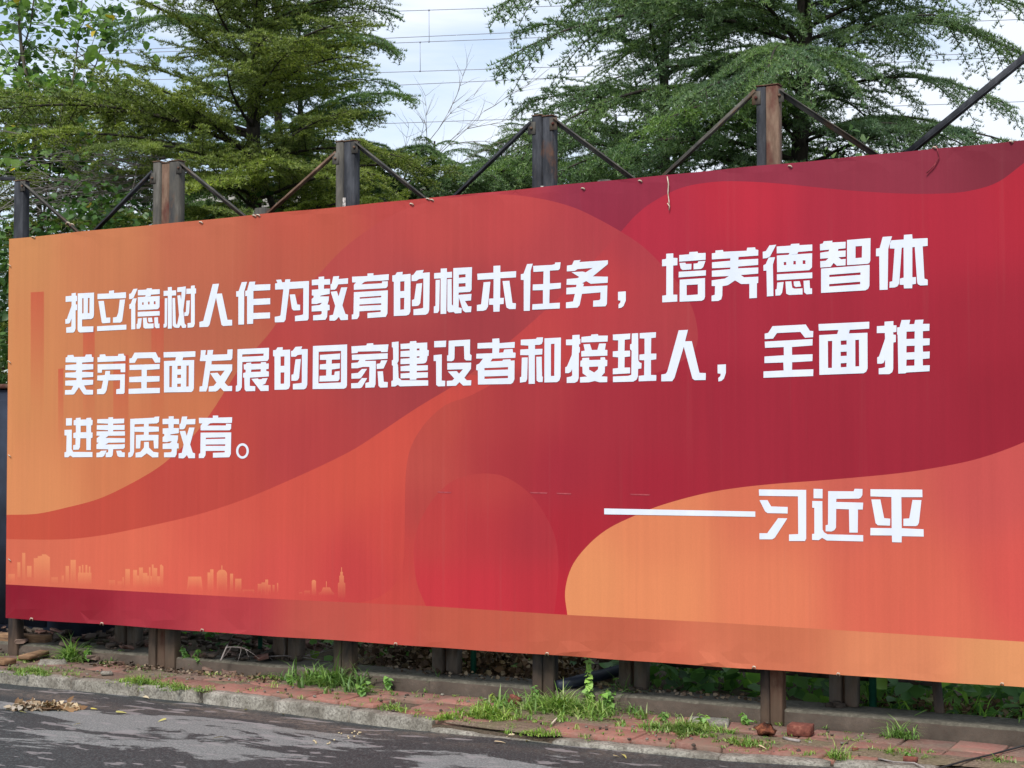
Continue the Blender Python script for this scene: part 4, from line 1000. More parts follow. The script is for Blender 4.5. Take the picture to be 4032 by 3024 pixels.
# stencilled pale marks on two of the posts
mm = MB()
Mc = Mat('pale_paint', (0.5, 0.48, 0.44), 0.8); Mc.color(Mc.ramp(Mc.noise(Mc.wcoord(), 120, 3), [(0.4, (0.12, 0.12, 0.12)), (0.6, (0.55, 0.52, 0.48))]))
def mark(root, base, u, v0, u1, v1):
    mm = MB(); p_ = [PB(u, v0), PB(u1, v0), PB(u1, v1), PB(u, v1)]
    q_ = []
    for (uu, vv) in ((u, v0), (u1, v0), (u1, v1), (u, v1)):
        r = ray(uu, vv); P0 = np.array((0, 9.153, 0)) + NV * 0.0365
        t = np.dot(P0 - ORG, NV) / np.dot(r, NV); q_.append(ORG + r * t - base)
    mm.add(q_, [(0, 1, 2, 3)])
    mm.obj('paint_mark', Mc.m, root)
mark(posts[2][0], posts[2][1], 1349, 778, 1361, 820)
mark(posts[3][0], posts[3][1], 2128, 732, 2142, 748)

def brace(pts, depth_w, lab, mat, thick=0.032):
    P0 = np.array((0, 9.153, 0)) + NV * depth_w
    q_ = []
    for (uu, vv) in pts:
        r = ray(uu, vv); t = np.dot(P0 - ORG, NV) / np.dot(r, NV); q_.append(ORG + r * t)
    # run on a little below the edge of the board
    d = q_[1] - q_[0]; L = np.linalg.norm(d); e = q_[1] + d / L * 0.16
    mm = MB()
    mm.bar(q_[0], e, 0.006, thick, NV)
    n2_ = np.cross(d / L, NV)
    mm.bar(q_[0] + n2_ * (thick / 2 - 0.003) - NV * 0.016, e + n2_ * (thick / 2 - 0.003) - NV * 0.016, thick, 0.005, NV)
    o_ = mm.obj('brace', mat, None, origin=tuple(q_[0]))
    tag(o_, lab, 'brace', 'angle iron braces between the billboard posts')
brace([(86, 715), (310, 914)], 0.04, 'angle iron brace falling right from the leftmost post', M_steel_pale, 0.028)
brace([(599, 682), (378, 908)], 0.03, 'near black brace rising right to the triple post', M_steel, 0.036)
brace([(708, 640), (980, 862)], 0.04, 'grey angle iron brace falling right from the triple post', M_steel_pale, 0.03)
brace([(1321, 606), (1046, 852)], 0.03, 'brown rusty brace rising right to the chalk marked post', M_rust, 0.03)
brace([(1398, 558), (1695, 794)], 0.04, 'brace falling right from the chalk marked post', M_steel_pale, 0.028)
brace([(2093, 485), (1784, 782)], 0.03, 'dark brace rising right to the near black post', M_steel, 0.03)
brace([(2180, 464), (2518, 715)], 0.04, 'brace falling right from the near black post', M_steel_pale, 0.03)
brace([(2976, 362), (2613, 700)], 0.03, 'grey brace rising right to the dark and red post', M_steel_pale, 0.03)
brace([(3070, 352), (3467, 612)], 0.04, 'brace falling right from the dark and red post', M_steel_pale, 0.032)
brace([(4090, 195), (3600, 596)], 0.03, 'longest thick dark brace at the right edge of view', M_steel, 0.042)
brace([(52, 708), (-320, 712)], 0.03, 'dark bar running left from the leftmost post', M_steel, 0.03)

# shorter posts behind, standing on the ledge
def rear(u0, u1, ztop, lab):
    W = -0.24
    a0, a1 = w_of(u0, W), w_of(u1, W); c_ = (a0 + a1) / 2; wd = abs(a0 - a1)
    base = loc(c_, W, 0.08)
    root = empty('rear_post', tuple(base), lab, 'post', 'short peeling posts on the concrete ledge')
    for k, (f0, f1, mt) in enumerate(((-0.5, -0.06, M_peel), (0.06, 0.5, M_peel))):
        mm = MB(); mm.box(np.array(-DV) * wd * (f0 + f1) / 2 + UP * ztop / 2, wd * (f1 - f0), 0.07, ztop, AX, 0, 0.006)
        mm.obj('channel', mt, root)
    mm = MB(); mm.box(UP * ztop / 2 - NV * 0.012, wd * 0.2, 0.03, ztop - 0.01, AX, 0)
    mm.obj('web', M_rust, root)
    mm = MB(); rg_ = random.Random(int(u0))
    for _ in range(16):
        mm.box(np.array((rg_.uniform(-.1, .1), rg_.uniform(-.08, .08), rg_.uniform(0, .02))), rg_.uniform(.02, .05), rg_.uniform(.02, .04), rg_.uniform(.01, .03), None, 0, 0.003, 0.004, rg_)
    mm.obj('mortar', Ml.m, root)
    return root
rear(1090, 1196, 2.55, 'short peeling post seen under the banner left of the chalk marked post')
rear(1712, 1812, 2.9, 'short peeling post seen under the banner beside the thin green pole')
rear(2442, 2548, 2.95, 'short flaking post under the banner behind the tall leafy weed')
rear(3262, 3372, 2.75, 'short flaking post under the banner left of the dark green pole')
rear(470, 560, 2.55, 'short peeling post beyond the triple post')
# heads of two posts of the back row that just show above the banner
def head_post(u0, u1, vt, W, lab):
    a0, a1 = w_of(u0, W), w_of(u1, W); c_ = (a0 + a1) / 2; wd = abs(a0 - a1)
    p_ = loc(c_, W, 0); r = ray((u0 + u1) / 2, vt); zt = CAMH + r[2] * p_[1] / r[1]
    root = empty('rear_post', (p_[0], p_[1], -0.04), lab, 'post', 'heads of the back row of posts')
    mm = MB(); mm.box((0, 0, zt / 2), wd, 0.08, zt, AX, 0, 0.005); mm.obj('channel', M_steel_pale, root)
    e = loc(c_ + 1.3, W, zt - 1.25) - p_
    mm = MB(); mm.bar(UP * (zt - 0.03) + DV * wd / 2, e, 0.03, 0.035, NV); mm.obj('brace', M_steel_pale, root)
head_post(1008, 1050, 799, -0.9, 'grey head of a back row post beside the yellow twine')
head_post(2364, 2410, 686, -0.9, 'grey head of a back row post near the middle of the banner top')

# ------------------------------------------------------------------ trees
def leafmat(name, cols, k=0.35, rough=0.55, per='rand', spec=0.3, tint=(1.1, 1.15, 0.55)):
    M = Mat(name, cols[0], rough, 0, spec)
    isl = M.island()
    c_ = M.ramp(isl, [(i / (len(cols) - 1), q_) for i, q_ in enumerate(cols)])
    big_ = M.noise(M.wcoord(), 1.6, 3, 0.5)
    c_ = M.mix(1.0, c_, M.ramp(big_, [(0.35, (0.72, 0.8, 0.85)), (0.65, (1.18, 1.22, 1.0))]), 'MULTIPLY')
    rr = M.ramp(M.rand(), [(0.0, (0.85, 0.9, 0.95)), (0.5, (1.0, 1.0, 1.0)), (1.0, (1.12, 1.14, 0.85))])
    c_ = M.mix(1.0, c_, rr, 'MULTIPLY')
    M.color(c_).translucent(k, tint)
    return M.m
M_bark = Mat('dark_bark', (0.03, 0.025, 0.02), 0.95)
nb = M_bark.noise(M_bark.wcoord(scale=(1, 1, 0.3)), 25, 6, 0.7)
M_bark.color(M_bark.ramp(nb, [(0.3, (0.012, 0.011, 0.010)), (0.7, (0.06, 0.05, 0.04))])).bump(nb, 0.8, 0.02); M_bark = M_bark.m
M_pbark = Mat('pale_bark', (0.15, 0.12, 0.09), 0.9)
nb = M_pbark.noise(M_pbark.wcoord(scale=(1, 1, 0.4)), 14, 6, 0.7)
M_pbark.color(M_pbark.ramp(nb, [(0.3, (0.06, 0.05, 0.04)), (0.7, (0.2, 0.17, 0.13))])).bump(nb, 0.7, 0.015); M_pbark = M_pbark.m
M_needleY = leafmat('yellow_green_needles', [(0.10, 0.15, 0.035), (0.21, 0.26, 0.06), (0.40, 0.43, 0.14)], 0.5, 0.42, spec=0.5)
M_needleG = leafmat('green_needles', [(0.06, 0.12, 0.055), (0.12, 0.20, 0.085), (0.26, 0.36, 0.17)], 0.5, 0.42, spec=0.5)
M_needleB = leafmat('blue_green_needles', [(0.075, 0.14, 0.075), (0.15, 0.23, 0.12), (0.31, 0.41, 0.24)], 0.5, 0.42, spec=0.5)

def cedar_branch(L, seed, mats, dens=1.0, droop=0.22, hang=0.5, spread=0.42):
    rg_ = np.random.default_rng(seed)
    mb = MB()
    n = 12
    wob = rg_.uniform(-0.06, 0.06, 2)
    def path(t): return np.array((L * t, L * (wob[0] * math.sin(t * 4) + wob[1] * t * t), L * (0.10 * math.sin(t * 2.2) - droop * t ** 2.3)))
    pts = [path(i / n) for i in range(n + 1)]
    mb.tube(pts, [0.009 * L * (1 - i / n) ** 0.8 + 0.003 for i in range(n + 1)], 5)
    TP, TD = [], []          # tuft positions, local up/axis directions
    s = 0.10 * L
    sgn = 1
    while s < L * 0.995:
        t = s / L
        if rg_.random() < 0.2: s += 0.05; sgn = -sgn; continue
        p0 = path(t); ax = path(min(1, t + 0.02)) - path(t - 0.02); ax /= np.linalg.norm(ax)
        ln = (spread * L * (math.sin(min(1, t * 1.5 + 0.22) * math.pi * 0.5) * (1 - t) ** 0.55) * rg_.uniform(0.35, 1.35) + 0.12)
        an = R(rg_.uniform(38, 68)) * sgn
        d0 = np.array((ax[0] * math.cos(an) - ax[1] * math.sin(an), ax[0] * math.sin(an) + ax[1] * math.cos(an), ax[2] + rg_.uniform(-0.12, 0.22)))
        d0 /= np.linalg.norm(d0)
        m_ = max(3, int(ln / 0.08))
        hg = hang * rg_.uniform(0.3, 1.2)
        sp = [p0 + d0 * ln * k / m_ - UP * hg * ln * (k / m_) ** 2.2 * 0.6 for k in range(m_ + 1)]
        mb.tube(sp, [0.005 * (1 - k / m_) + 0.0016 for k in range(m_ + 1)], 3, cap=False)
        # tufts along the secondary and on tertiary twiglets
        q_ = 0.02
        side = 1
        while q_ < ln:
            f_ = q_ / ln
            i_ = min(m_ - 1, int(f_ * m_)); fr = f_ * m_ - i_
            b = sp[i_] * (1 - fr) + sp[i_ + 1] * fr
            dd = sp[i_ + 1] - sp[i_]; dd /= np.linalg.norm(dd)
            TP.append(b); TD.append(UP * 0.8 + rg_.normal(0, 0.3, 3))
            if rg_.random() < 0.9 * dens:
                tl = rg_.uniform(0.05, 0.15) * (1.15 - f_ * 0.7)
                sd_ = np.cross(UP, dd) * side; sd_ /= (np.linalg.norm(sd_) + 1e-6)
                td = dd * 0.65 + sd_ + UP * rg_.uniform(-0.55, 0.15); td /= np.linalg.norm(td)
                e = b + td * tl
                mb.tube([b, e], 0.0016, 3, cap=False)
                for z in np.arange(0.02, tl + 0.015, 0.026):
                    TP.append(b + td * z); TD.append(UP * 0.7 + td * 0.5 + rg_.normal(0, 0.3, 3))
                side = -side
            q_ += 0.034
        s += 0.058 + 0.02 * rg_.random(); sgn = -sgn
    TP = np.array(TP); TD = np.array(TD); TD /= np.linalg.norm(TD, axis=1)[:, None]
    NN = 7
    P_ = np.repeat(TP, NN, 0); A_ = np.repeat(TD, NN, 0)
    k = len(P_)
    rnd = rg_.normal(0, 1, (k, 3)); dirs = A_ * 0.75 + rnd * 0.62; dirs /= np.linalg.norm(dirs, axis=1)[:, None]
    ln = rg_.uniform(0.028, 0.05, k)[:, None]
    side = np.cross(dirs, rg_.normal(0, 1, (k, 3))); side /= (np.linalg.norm(side, axis=1)[:, None] + 1e-9)
    w_ = rg_.uniform(0.0034, 0.0058, k)[:, None]
    mb.tris(np.stack((P_ - side * w_, P_ + side * w_, P_ + dirs * ln), 1), 1)
    return mb.mesh('branch', mats)
variants = {}
def get_var(kind):
    if kind in variants: return variants[kind]
    mt = {'Y': M_needleY, 'G': M_needleG, 'B': M_needleB}[kind]
    dr = {'Y': 0.06, 'G': 0.2, 'B': 0.34}[kind]; hg = {'Y': 0.25, 'G': 0.6, 'B': 1.0}[kind]
    variants[kind] = [(L, cedar_branch(L, sd_ + ord(kind), [M_bark, mt], 1.0, dr, hg)) for L, sd_ in ((1.2, 1), (1.7, 2), (2.3, 3), (2.3, 4))]
    return variants[kind]
def cedar(label, x, y, H, r, rmax, kind, seed, zmin=1.6, step=0.13, lean=(0, 0), extra=(), group=None):
    rg_ = random.Random(seed)
    root = empty('cedar_tree', (x, y, 0), label, 'tree', group)
    mm = MB()
    pts = [np.array((lean[0] * (z / H) + 0.05 * math.sin(z * 1.3 + seed), lean[1] * z / H + 0.04 * math.cos(z * 1.7 + seed), z - 0.05)) for z in np.linspace(0, H, 14)]
    mm.tube(pts, [r * (1 - i / 13) ** 0.8 + 0.012 for i in range(14)], 9)
    mm.obj('trunk', M_bark, root, smooth=True)
    vs_ = get_var(kind)
    az = rg_.uniform(0, 360); z = zmin; nb_ = 0
    def put(z, az, Lw, tilt, kk=None):
        vv = vs_ if kk is None else get_var(kk)
        c_ = min(vv, key=lambda q_: abs(q_[0] - Lw) + rg_.uniform(0, 0.3))
        i_ = z / H
        p_ = (lean[0] * i_ + 0.05 * math.sin(z * 1.3 + seed), lean[1] * i_ + 0.04 * math.cos(z * 1.7 + seed), z)
        sc = Lw / c_[0]
        link('branch', c_[1], root, p_, (rg_.uniform(-0.25, 0.25), -tilt, az), (sc, sc * rg_.choice((1, -1)) if False else sc, sc))
    while z < H * 0.985:
        t = (z - zmin) / (H - zmin)
        Lw = rmax * (1 - t ** 1.4) * rg_.uniform(0.72, 1.12) + 0.25
        put(z, R(az), Lw, R(rg_.uniform(-6, 12) + 30 * t))
        az += 137.5 + rg_.uniform(-16, 16); z += step * rg_.uniform(0.6, 1.4) * (0.8 + 0.4 * (1 - t)); nb_ += 1
    for (z, azd, Lw, td, kk) in extra: put(z, R(azd), Lw, R(td), kk)
    return root
# left cedar: broad flat yellow-green layers
cedar('yellow green cedar with broad flat layers behind the orange end of the billboard', -2.8, 16.6, 9.5, 0.12, 2.1, 'Y', 11, 2.0, 0.105, extra=[
    (4.95, 183, 3.1, 4, 'Y'), (4.75, 195, 2.9, 5, 'Y'), (4.9, 172, 2.6, 4, 'Y'), (4.55, 205, 2.4, 3, 'Y'), (4.6, -30, 2.0, -4, 'Y'), (4.35, -60, 1.9, -6, 'Y'), (4.25, -95, 2.0, -8, 'Y'), (4.45, -120, 2.2, -2, 'Y'),
    (5.3, -80, 1.9, 6, 'Y'), (5.5, -50, 1.9, 8, 'Y'), (6.1, 10, 1.5, 14, 'G'), (5.7, -10, 1.6, 10, 'G'), (6.6, 20, 1.3, 15, 'G'), (6.5, -10, 1.3, 12, 'G'), (4.4, 5, 2.2, 2, 'Y'), (4.9, 150, 2.7, 6, 'Y'), (5.0, -92, 1.8, 6, 'Y'), (5.6, -100, 1.9, 12, 'Y'), (6.1, -75, 1.7, 16, 'G'), (6.0, -120, 2.1, 14, 'Y'), (6.5, -100, 1.9, 18, 'G'),  (4.1, -15, 2.1, -5, 'Y'), (4.2, -45, 2.2, -2, 'Y'), (6.0, 160, 1.8, 14, 'G')])
cedar('slender dark green cedar rising behind the yellow green one', -3.15, 20.5, 11.0, 0.08, 2.0, 'G', 21, 3.0, 0.13)
# right cedar group: big drooping tree
cedar('large drooping blue green cedar with a forked dark trunk, right of the sky gap', 3.25, 17.0, 11.5, 0.13, 3.35, 'B', 31, 2.2, 0.115, extra=[
    (6.0, 178, 3.3, 12, 'B'), (5.3, 190, 3.2, 4, 'B'), (6.7, 170, 3.4, 14, 'B'), (4.7, 200, 3.0, 0, 'G'), (6.2, -10, 2.7, 14, 'B'), (6.8, -20, 2.9, 16, 'B'), (5.4, -15, 2.2, 8, 'B'), (4.9, -40, 2.2, 2, 'B'),
    (6.5, -80, 2.6, 5, 'B'), (5.6, -110, 2.6, 2, 'B'), (5.0, -130, 2.7, 0, 'G'), (4.3, -90, 2.3, -6, 'G')])
cedar('grey green cedar with a straight trunk between the sky gap and the forked cedar', 2.0, 19.5, 12.5, 0.085, 2.6, 'G', 41, 3.0, 0.11)
cedar('small dark cedar half hidden at the far right above the banner', 7.2, 19.0, 6.4, 0.09, 2.4, 'G', 51, 2.0, 0.08)
cedar('low cedar crowding behind the middle posts below the sky gap', -0.1, 20.5, 5.6, 0.06, 2.4, 'G', 61, 1.8, 0.07, extra=[(4.6, 170, 1.9, 18, 'B'), (4.8, 185, 2.0, 12, 'G'), (4.7, 0, 2.2, 14, 'B')])
cedar('low dark cedar behind the near black post', 1.55, 22.0, 6.4, 0.06, 2.4, 'B', 71, 2.0, 0.08)
cedar('low cedar behind the dark and red post', 3.9, 21.5, 5.9, 0.07, 2.6, 'G', 81, 1.8, 0.075)
cedar('low cedar behind the triple post', -4.6, 19.5, 5.6, 0.07, 2.5, 'G', 91, 1.6, 0.075)
cedar('low cedar behind the pale stems of the broadleaf tree', -6.3, 18.0, 5.4, 0.07, 2.2, 'Y', 92, 1.6, 0.08)

cedar('low feathery cedar under the bare twigs of the sky gap', -1.0, 18.6, 5.3, 0.05, 2.3, 'B', 95, 1.6, 0.07, extra=[(4.3, 20, 1.9, 24, 'B'), (4.4, 160, 1.9, 20, 'B'), (4.5, -60, 1.5, 16, 'B'), (4.6, -120, 1.5, 16, 'G'), (4.7, 0, 1.5, 20, 'B'), (4.8, 180, 1.6, 22, 'G'), (4.9, -90, 1.3, 10, 'B'), (4.5, 200, 2.0, 18, 'G'), (4.4, -25, 2.0, 18, 'G')])
cedar('dense dark cedar filling the heart of the left tree group', -2.55, 18.4, 6.9, 0.08, 1.7, 'G', 97, 2.4, 0.08)
cedar('short cedar standing left of the near black post', 0.35, 18.8, 5.7, 0.05, 1.9, 'B', 98, 1.8, 0.075)
# bare pale twigs in the sky gap
mm = MB(); rg_ = random.Random(4)
def twig(mb, p, d, L, r, depth):
    n = 5; pts = [p]
    for i in range(n):
        d = d + np.array([rg_.gauss(0, 0.10) for _ in range(3)]) * np.array((1, 0.6, 1)); d /= np.linalg.norm(d)
        pts.append(pts[-1] + d * L / n)
    mb.tube(pts, [r * (1 - 0.75 * i / n) for i in range(n + 1)], 4, cap=False)
    if depth > 0:
        for i in range(1, n + 1):
            for _ in range(1 if depth > 1 else 2):
                dd = d + np.array([rg_.gauss(0, 0.6), rg_.gauss(0, 0.3), rg_.gauss(0.1, 0.5)]); dd /= np.linalg.norm(dd)
                twig(mb, pts[i], dd, L * 0.5, r * 0.5, depth - 1)
M_twig = Mat('grey_twigs', (0.12, 0.10, 0.09), 0.9); M_twig.color(M_twig.ramp(M_twig.noise(M_twig.wcoord(), 20, 3), [(0.3, (0.16, 0.14, 0.13)), (0.7, (0.3, 0.27, 0.25))]))
tw = MB()
root = empty('bare_tree', tuple(PY(1560, 900, 19) * np.array((1, 1, 0))), 'leafless grey tree whose fine twigs cross the sky gap', 'tree')
b0 = np.array(root.location)
s0 = PY(1560, 760, 19) - b0
mm = MB(); mm.tube([(0, 0, -0.05), s0 * np.array((0.4, 1, 0.5)), s0], [0.05, 0.04, 0.022], 6); mm.obj('trunk', M_twig.m, root)
for (du, dv, L) in ((1.0, 0.85, 1.5), (0.5, 1.0, 1.2), (1.2, 0.4, 1.4), (0.9, 0.2, 1.1)):
    d = np.array((du, rg_.uniform(-.3, .3), dv)); d /= np.linalg.norm(d)
    mm = MB(); twig(mm, s0, d, L, 0.011, 2); mm.obj('branch', M_twig.m, root)
# bare under-branches of the left cedar
root = empty('dead_branch_tree', tuple(loc(6.0, -7.5, 0)), 'tangle of bare brown branches under the yellow green cedar', 'tree')
b0 = np.array(root.location)
s0 = PY(1000, 600, 17.0) - b0
mm = MB(); mm.tube([(0, 0, -0.05), (s0[0] * .5, s0[1] * .5, s0[2] * .6), s0], [0.09, 0.07, 0.03], 6); mm.obj('trunk', M_bark, root)
for k in range(22):
    a_ = rg_.uniform(-0.16, 0.10)
    d = np.array((-1, rg_.uniform(-.5, .3), a_)); d /= np.linalg.norm(d)
    mm = MB(); twig(mm, s0 + np.array((rg_.uniform(-1.0, 0), 0, rg_.uniform(-.35, .1))), d, rg_.uniform(0.9, 2.0), 0.009, 1); mm.obj('branch', M_twig.m, root)

# broadleaf tree at the left
def leaf_mesh(name, L, W, mat, cup=0.12, heart=True):
    mb = MB()
    pr = [(0, 0), (0.06, 0.42), (0.25, 0.5), (0.55, 0.38), (0.82, 0.16), (1, 0)]
    V_ = []
    for t, w in pr: V_.append((t * L, 0, -cup * L * t * t))
    for t, w in pr[1:-1]: V_.append((t * L, w * W, -cup * L * t * t + 0.10 * W)); V_.append((t * L, -w * W, -cup * L * t * t + 0.10 * W))
    F_ = []
    n = len(pr)
    for side in (0, 1):
        ids = [0] + [n + 2 * k + side for k in range(4)] + [n - 1]
        for k in range(5):
            q_ = [k, k + 1, ids[k + 1], ids[k]]
            q_ = list(dict.fromkeys(q_))
            if len(q_) >= 3: F_.append(q_ if side else q_[::-1])
    mb.add(V_, F_)
    return mb.mesh(name, mat)
def leafmass(mb, P, size, rg_, flat=0.5, m=0, asp=0.8):
    """P (N,3): adds folded 4-triangle leaves at the points"""
    k = len(P)
    d = rg_.normal(0, 1, (k, 3)); d[:, 2] = d[:, 2] * 0.5 - 0.25; d /= np.linalg.norm(d, axis=1)[:, None]
    up_ = rg_.normal(0, flat, (k, 3)) + np.array((0, -0.25, 1.0))
    s = np.cross(d, up_); s /= np.linalg.norm(s, axis=1)[:, None]
    nn = np.cross(s, d)
    L = (size * rg_.uniform(0.55, 1.2, k))[:, None]; W = L * asp * 0.5
    a, b = P, P + d * L
    q1, q2 = P + d * L * 0.22, P + d * L * 0.62
    l1, r1 = q1 + s * W + nn * W * 0.25, q1 - s * W + nn * W * 0.25
    l2, r2 = q2 + s * W * 0.8 + nn * W * 0.2, q2 - s * W * 0.8 + nn * W * 0.2
    # one connected island per leaf
    V_ = np.stack((a, l1, l2, b, r2, r1), 1).reshape(-1, 3)
    mb.v.append(V_)
    base_ = np.arange(k)[:, None] * 6 + mb.n
    f = np.concatenate([base_ + np.array(t) for t in ((0, 3, 2), (0, 2, 1), (0, 5, 4), (0, 4, 3))], 0)
    mb.f.extend(f.tolist()); mb.m.extend([m] * len(f)); mb.n += 6 * k
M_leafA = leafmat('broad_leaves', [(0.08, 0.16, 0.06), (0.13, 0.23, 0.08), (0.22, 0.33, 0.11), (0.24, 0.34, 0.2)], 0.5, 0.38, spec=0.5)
M_leafYl = leafmat('yellow_leaf', [(0.45, 0.3, 0.03), (0.55, 0.4, 0.06)], 0.3, 0.5)
root = empty('broadleaf_tree', tuple(PY(175, 1760, 18.2) * np.array((1, 1, 0))), 'broadleaf tree with pale slim stems and large green leaves, some yellow, at the far left', 'tree')
b0 = np.array(root.location); rg_ = random.Random(12); ng = np.random.default_rng(5)
stems = [[(172, 2900), (172, 1600), (160, 900), (140, 640), (128, 420), (85, 200), (60, -100)], [(165, 900), (190, 700), (240, 500), (285, 330), (310, 150), (330, -80)], [(150, 760), (95, 650), (50, 560), (10, 470), (-60, 350)],
         [(172, 880), (215, 760), (255, 600), (300, 420), (380, 250), (430, 60)], [(280, 900), (290, 760), (300, 640), (320, 500), (350, 380)], [(80, 420), (75, 250), (120, 100), (140, -60)], [(400, 905), (400, 760), (395, 640), (410, 520)]]
LP_ = []
for k, st_ in enumerate(stems):
    yy = 18.2 + (0 if k == 0 else rg_.uniform(-.5, .6))
    pts = [PY(u, v_, 18.2 + (yy - 18.2) * i / len(st_)) - b0 for i, (u, v_) in enumerate(st_)]
    if k == 0: pts[0] = np.array((0, 0, -0.05)); pts[1] = (pts[1] + pts[0]) / 2
    n = len(pts); rr = 0.045 if k == 0 else 0.016
    mm = MB(); mm.tube(pts, [rr * (1 - 0.75 * i / n) for i in range(n)], 7)
    for i in range(1 if k else 2, n):
        for _ in range(7):
            f_ = rg_.random(); p_ = pts[i - 1] * (1 - f_) + pts[i] * f_
            d = np.array((rg_.gauss(0, 1), rg_.gauss(0, 0.8), rg_.gauss(0.5, 0.5))); d /= np.linalg.norm(d)
            L = rg_.uniform(0.3, 0.95); tp = [p_]
            for j in range(4):
                d = d + np.array([rg_.gauss(0, 0.15) for _ in range(3)]) - UP * 0.06; d /= np.linalg.norm(d)
                tp.append(tp[-1] + d * L / 4)
            mm.tube(tp, [0.006, 0.005, 0.004, 0.003, 0.002], 4, cap=False)
            for j in range(1, 5):
                for _ in range(3): LP_.append(tp[j] + np.array([rg_.gauss(0, 0.05) for _ in range(3)]))
    mm.obj('trunk' if k == 0 else 'branch', M_pbark if k != 5 else M_bark, root, smooth=True)
LP_ = np.array(LP_)
near = np.argsort(-LP_[:, 2] * 0 + LP_[:, 1])
lm = leaf_mesh('leaf', 0.14, 0.125, M_leafA); lmy = leaf_mesh('leaf', 0.13, 0.11, M_leafYl)
vis = [i for i in near if LP_[i][2] > 2.9][:250]
for i in vis:
    o_ = link('leaf', lmy if rg_.random() < 0.05 else lm, root, tuple(LP_[i]), (rg_.gauss(0, 0.5), rg_.uniform(0.2, 1.3), rg_.uniform(0, 6.28)), rg_.uniform(0.6, 1.15))
rest = np.array(sorted(set(range(len(LP_))) - set(vis)))
mm = MB(); leafmass(mm, LP_[rest], 0.12, ng, 0.6); leafmass(mm, LP_[rest] + ng.normal(0, 0.08, (len(rest), 3)), 0.085, ng, 0.6)
tag(mm.obj('foliage', M_leafA, root), kind='stuff')

# dense greenery low behind the board (seen at the left end, under and just above the banner)
M_under = leafmat('undergrowth_leaves', [(0.03, 0.07, 0.025), (0.06, 0.12, 0.035), (0.11, 0.2, 0.05)], 0.35, 0.45, spec=0.4)
def bush(label, c_, rad, n, size, seed, mat=None, group=None):
    g = np.random.default_rng(seed)
    root = empty('shrub', (c_[0], c_[1], 0.0), label, 'shrub', group)
    dirs = g.normal(0, 1, (n, 3)); dirs /= np.linalg.norm(dirs, axis=1)[:, None]
    lump = 1 + 0.25 * np.sin(dirs[:, 0] * 5 + seed) * np.cos(dirs[:, 2] * 6) + 0.15 * np.sin(dirs[:, 1] * 11 + seed)
    rr = g.uniform(0.45, 1.0, n) ** 0.5 * lump
    P = dirs * np.array(rad) * rr[:, None] + np.array((0, 0, c_[2]))
    P = P[P[:, 2] > 0.02]
    mb = MB(); leafmass(mb, P, size, g, 0.7)
    tag(mb.obj('foliage', mat or M_under, root), kind='stuff')
    mb = MB(); r2 = random.Random(seed)
    for _ in range(9):
        e = np.array((r2.uniform(-.7, .7) * rad[0], r2.uniform(-.5, .5) * rad[1], c_[2] + r2.uniform(0, .6) * rad[2]))
        mb.tube([(r2.uniform(-.1, .1), 0, -0.05), e * np.array((.4, .4, .6)), e], [0.02, 0.015, 0.006], 5)
    mb.obj('stem', M_bark, root)
    return root
bush('tall dark leafy shrub showing past the left end of the billboard', (-6.0, 15.2, 2.2), (1.3, 0.8, 2.0), 5200, 0.085, 1)
bush('dense shrub behind the first two posts', (-4.3, 15.6, 2.3), (1.1, 0.8, 1.9), 5200, 0.08, 2)
bush('dense shrub below the bare branches', (-2.6, 16.4, 2.2), (1.2, 0.8, 1.9), 3800, 0.08, 3)
bush('dark shrub behind the chalk marked post', (-1.0, 17.4, 1.9), (1.2, 0.8, 1.7), 3200, 0.08, 4, M_needleG)
bush('dark shrub behind the near black post', (0.8, 17.0, 2.2), (1.2, 0.8, 1.9), 3200, 0.08, 5, M_needleG)
bush('dark shrub low behind the dark and red post', (2.9, 14.6, 2.2), (1.3, 0.8, 2.0), 3800, 0.08, 6, M_needleG)

# ------------------------------------------------------------------ overhead railway lines and viaduct
M_wire = Mat('grey_wire', (0.16, 0.17, 0.2), 0.6); M_wire.color(M_wire.ramp(M_wire.noise(M_wire.wcoord(), 3, 2), [(0.3, (0.22, 0.24, 0.29)), (0.7, (0.3, 0.32, 0.38))])); M_wire = M_wire.m
WY = 34.0
def wire(p0, p1, lab, r=0.009, sag=0.0):
    a, b = PY(*p0, WY), PY(*p1, WY)
    d = b - a
    pts = [a + d * t for t in np.linspace(-2.2, 3.0, 24)]
    if sag: pts = [p_ + UP * sag * (t - 0.5) ** 2 for p_, t in zip(pts, np.linspace(-2.2, 3.0, 24))]
    mm = MB(); mm.tube(pts, r, 5)
    o_ = mm.obj('overhead_wire', M_wire, None, origin=tuple(a))
    tag(o_, lab, 'cable', 'railway overhead lines')
    return o_
w1 = wire((1301, 52), (4032, -34), 'topmost overhead line across the sky gap')
wire((1244, 163), (4032, 38), 'second overhead line from the top, with no dropper below it')
wire((1270, 180), (4032, 76), 'third overhead line from the top, just under the second')
wire((1420, 288), (4032, 206), 'fourth overhead line, at the foot of the lower dropper')
wire((1352, 345), (4032, 222), 'fifth overhead line, lowest in the sky gap')
wire((1352, 492), (4032, 400), 'lowest faint overhead line, behind the cedar tips')
def dropper(u, v0, v1, lab):
    mm = MB(); mm.tube([PY(u, v0, WY), PY(u + 1, v1, WY)], 0.0065, 5)
    mm.tube([PY(u, v0 - 3, WY), PY(u, v0 + 3, WY)], 0.02, 5); mm.tube([PY(u, v1 - 3, WY), PY(u, v1 + 3, WY)], 0.02, 5)
    tag(mm.obj('dropper', M_wire, None, origin=tuple(PY(u, v0, WY))), lab, 'cable', 'droppers of the overhead lines')
dropper(1689, 40, 164, 'upper thin dropper joining the first and third overhead lines')
dropper(1654, 166, 280, 'lower thin dropper joining the third and fourth overhead lines')
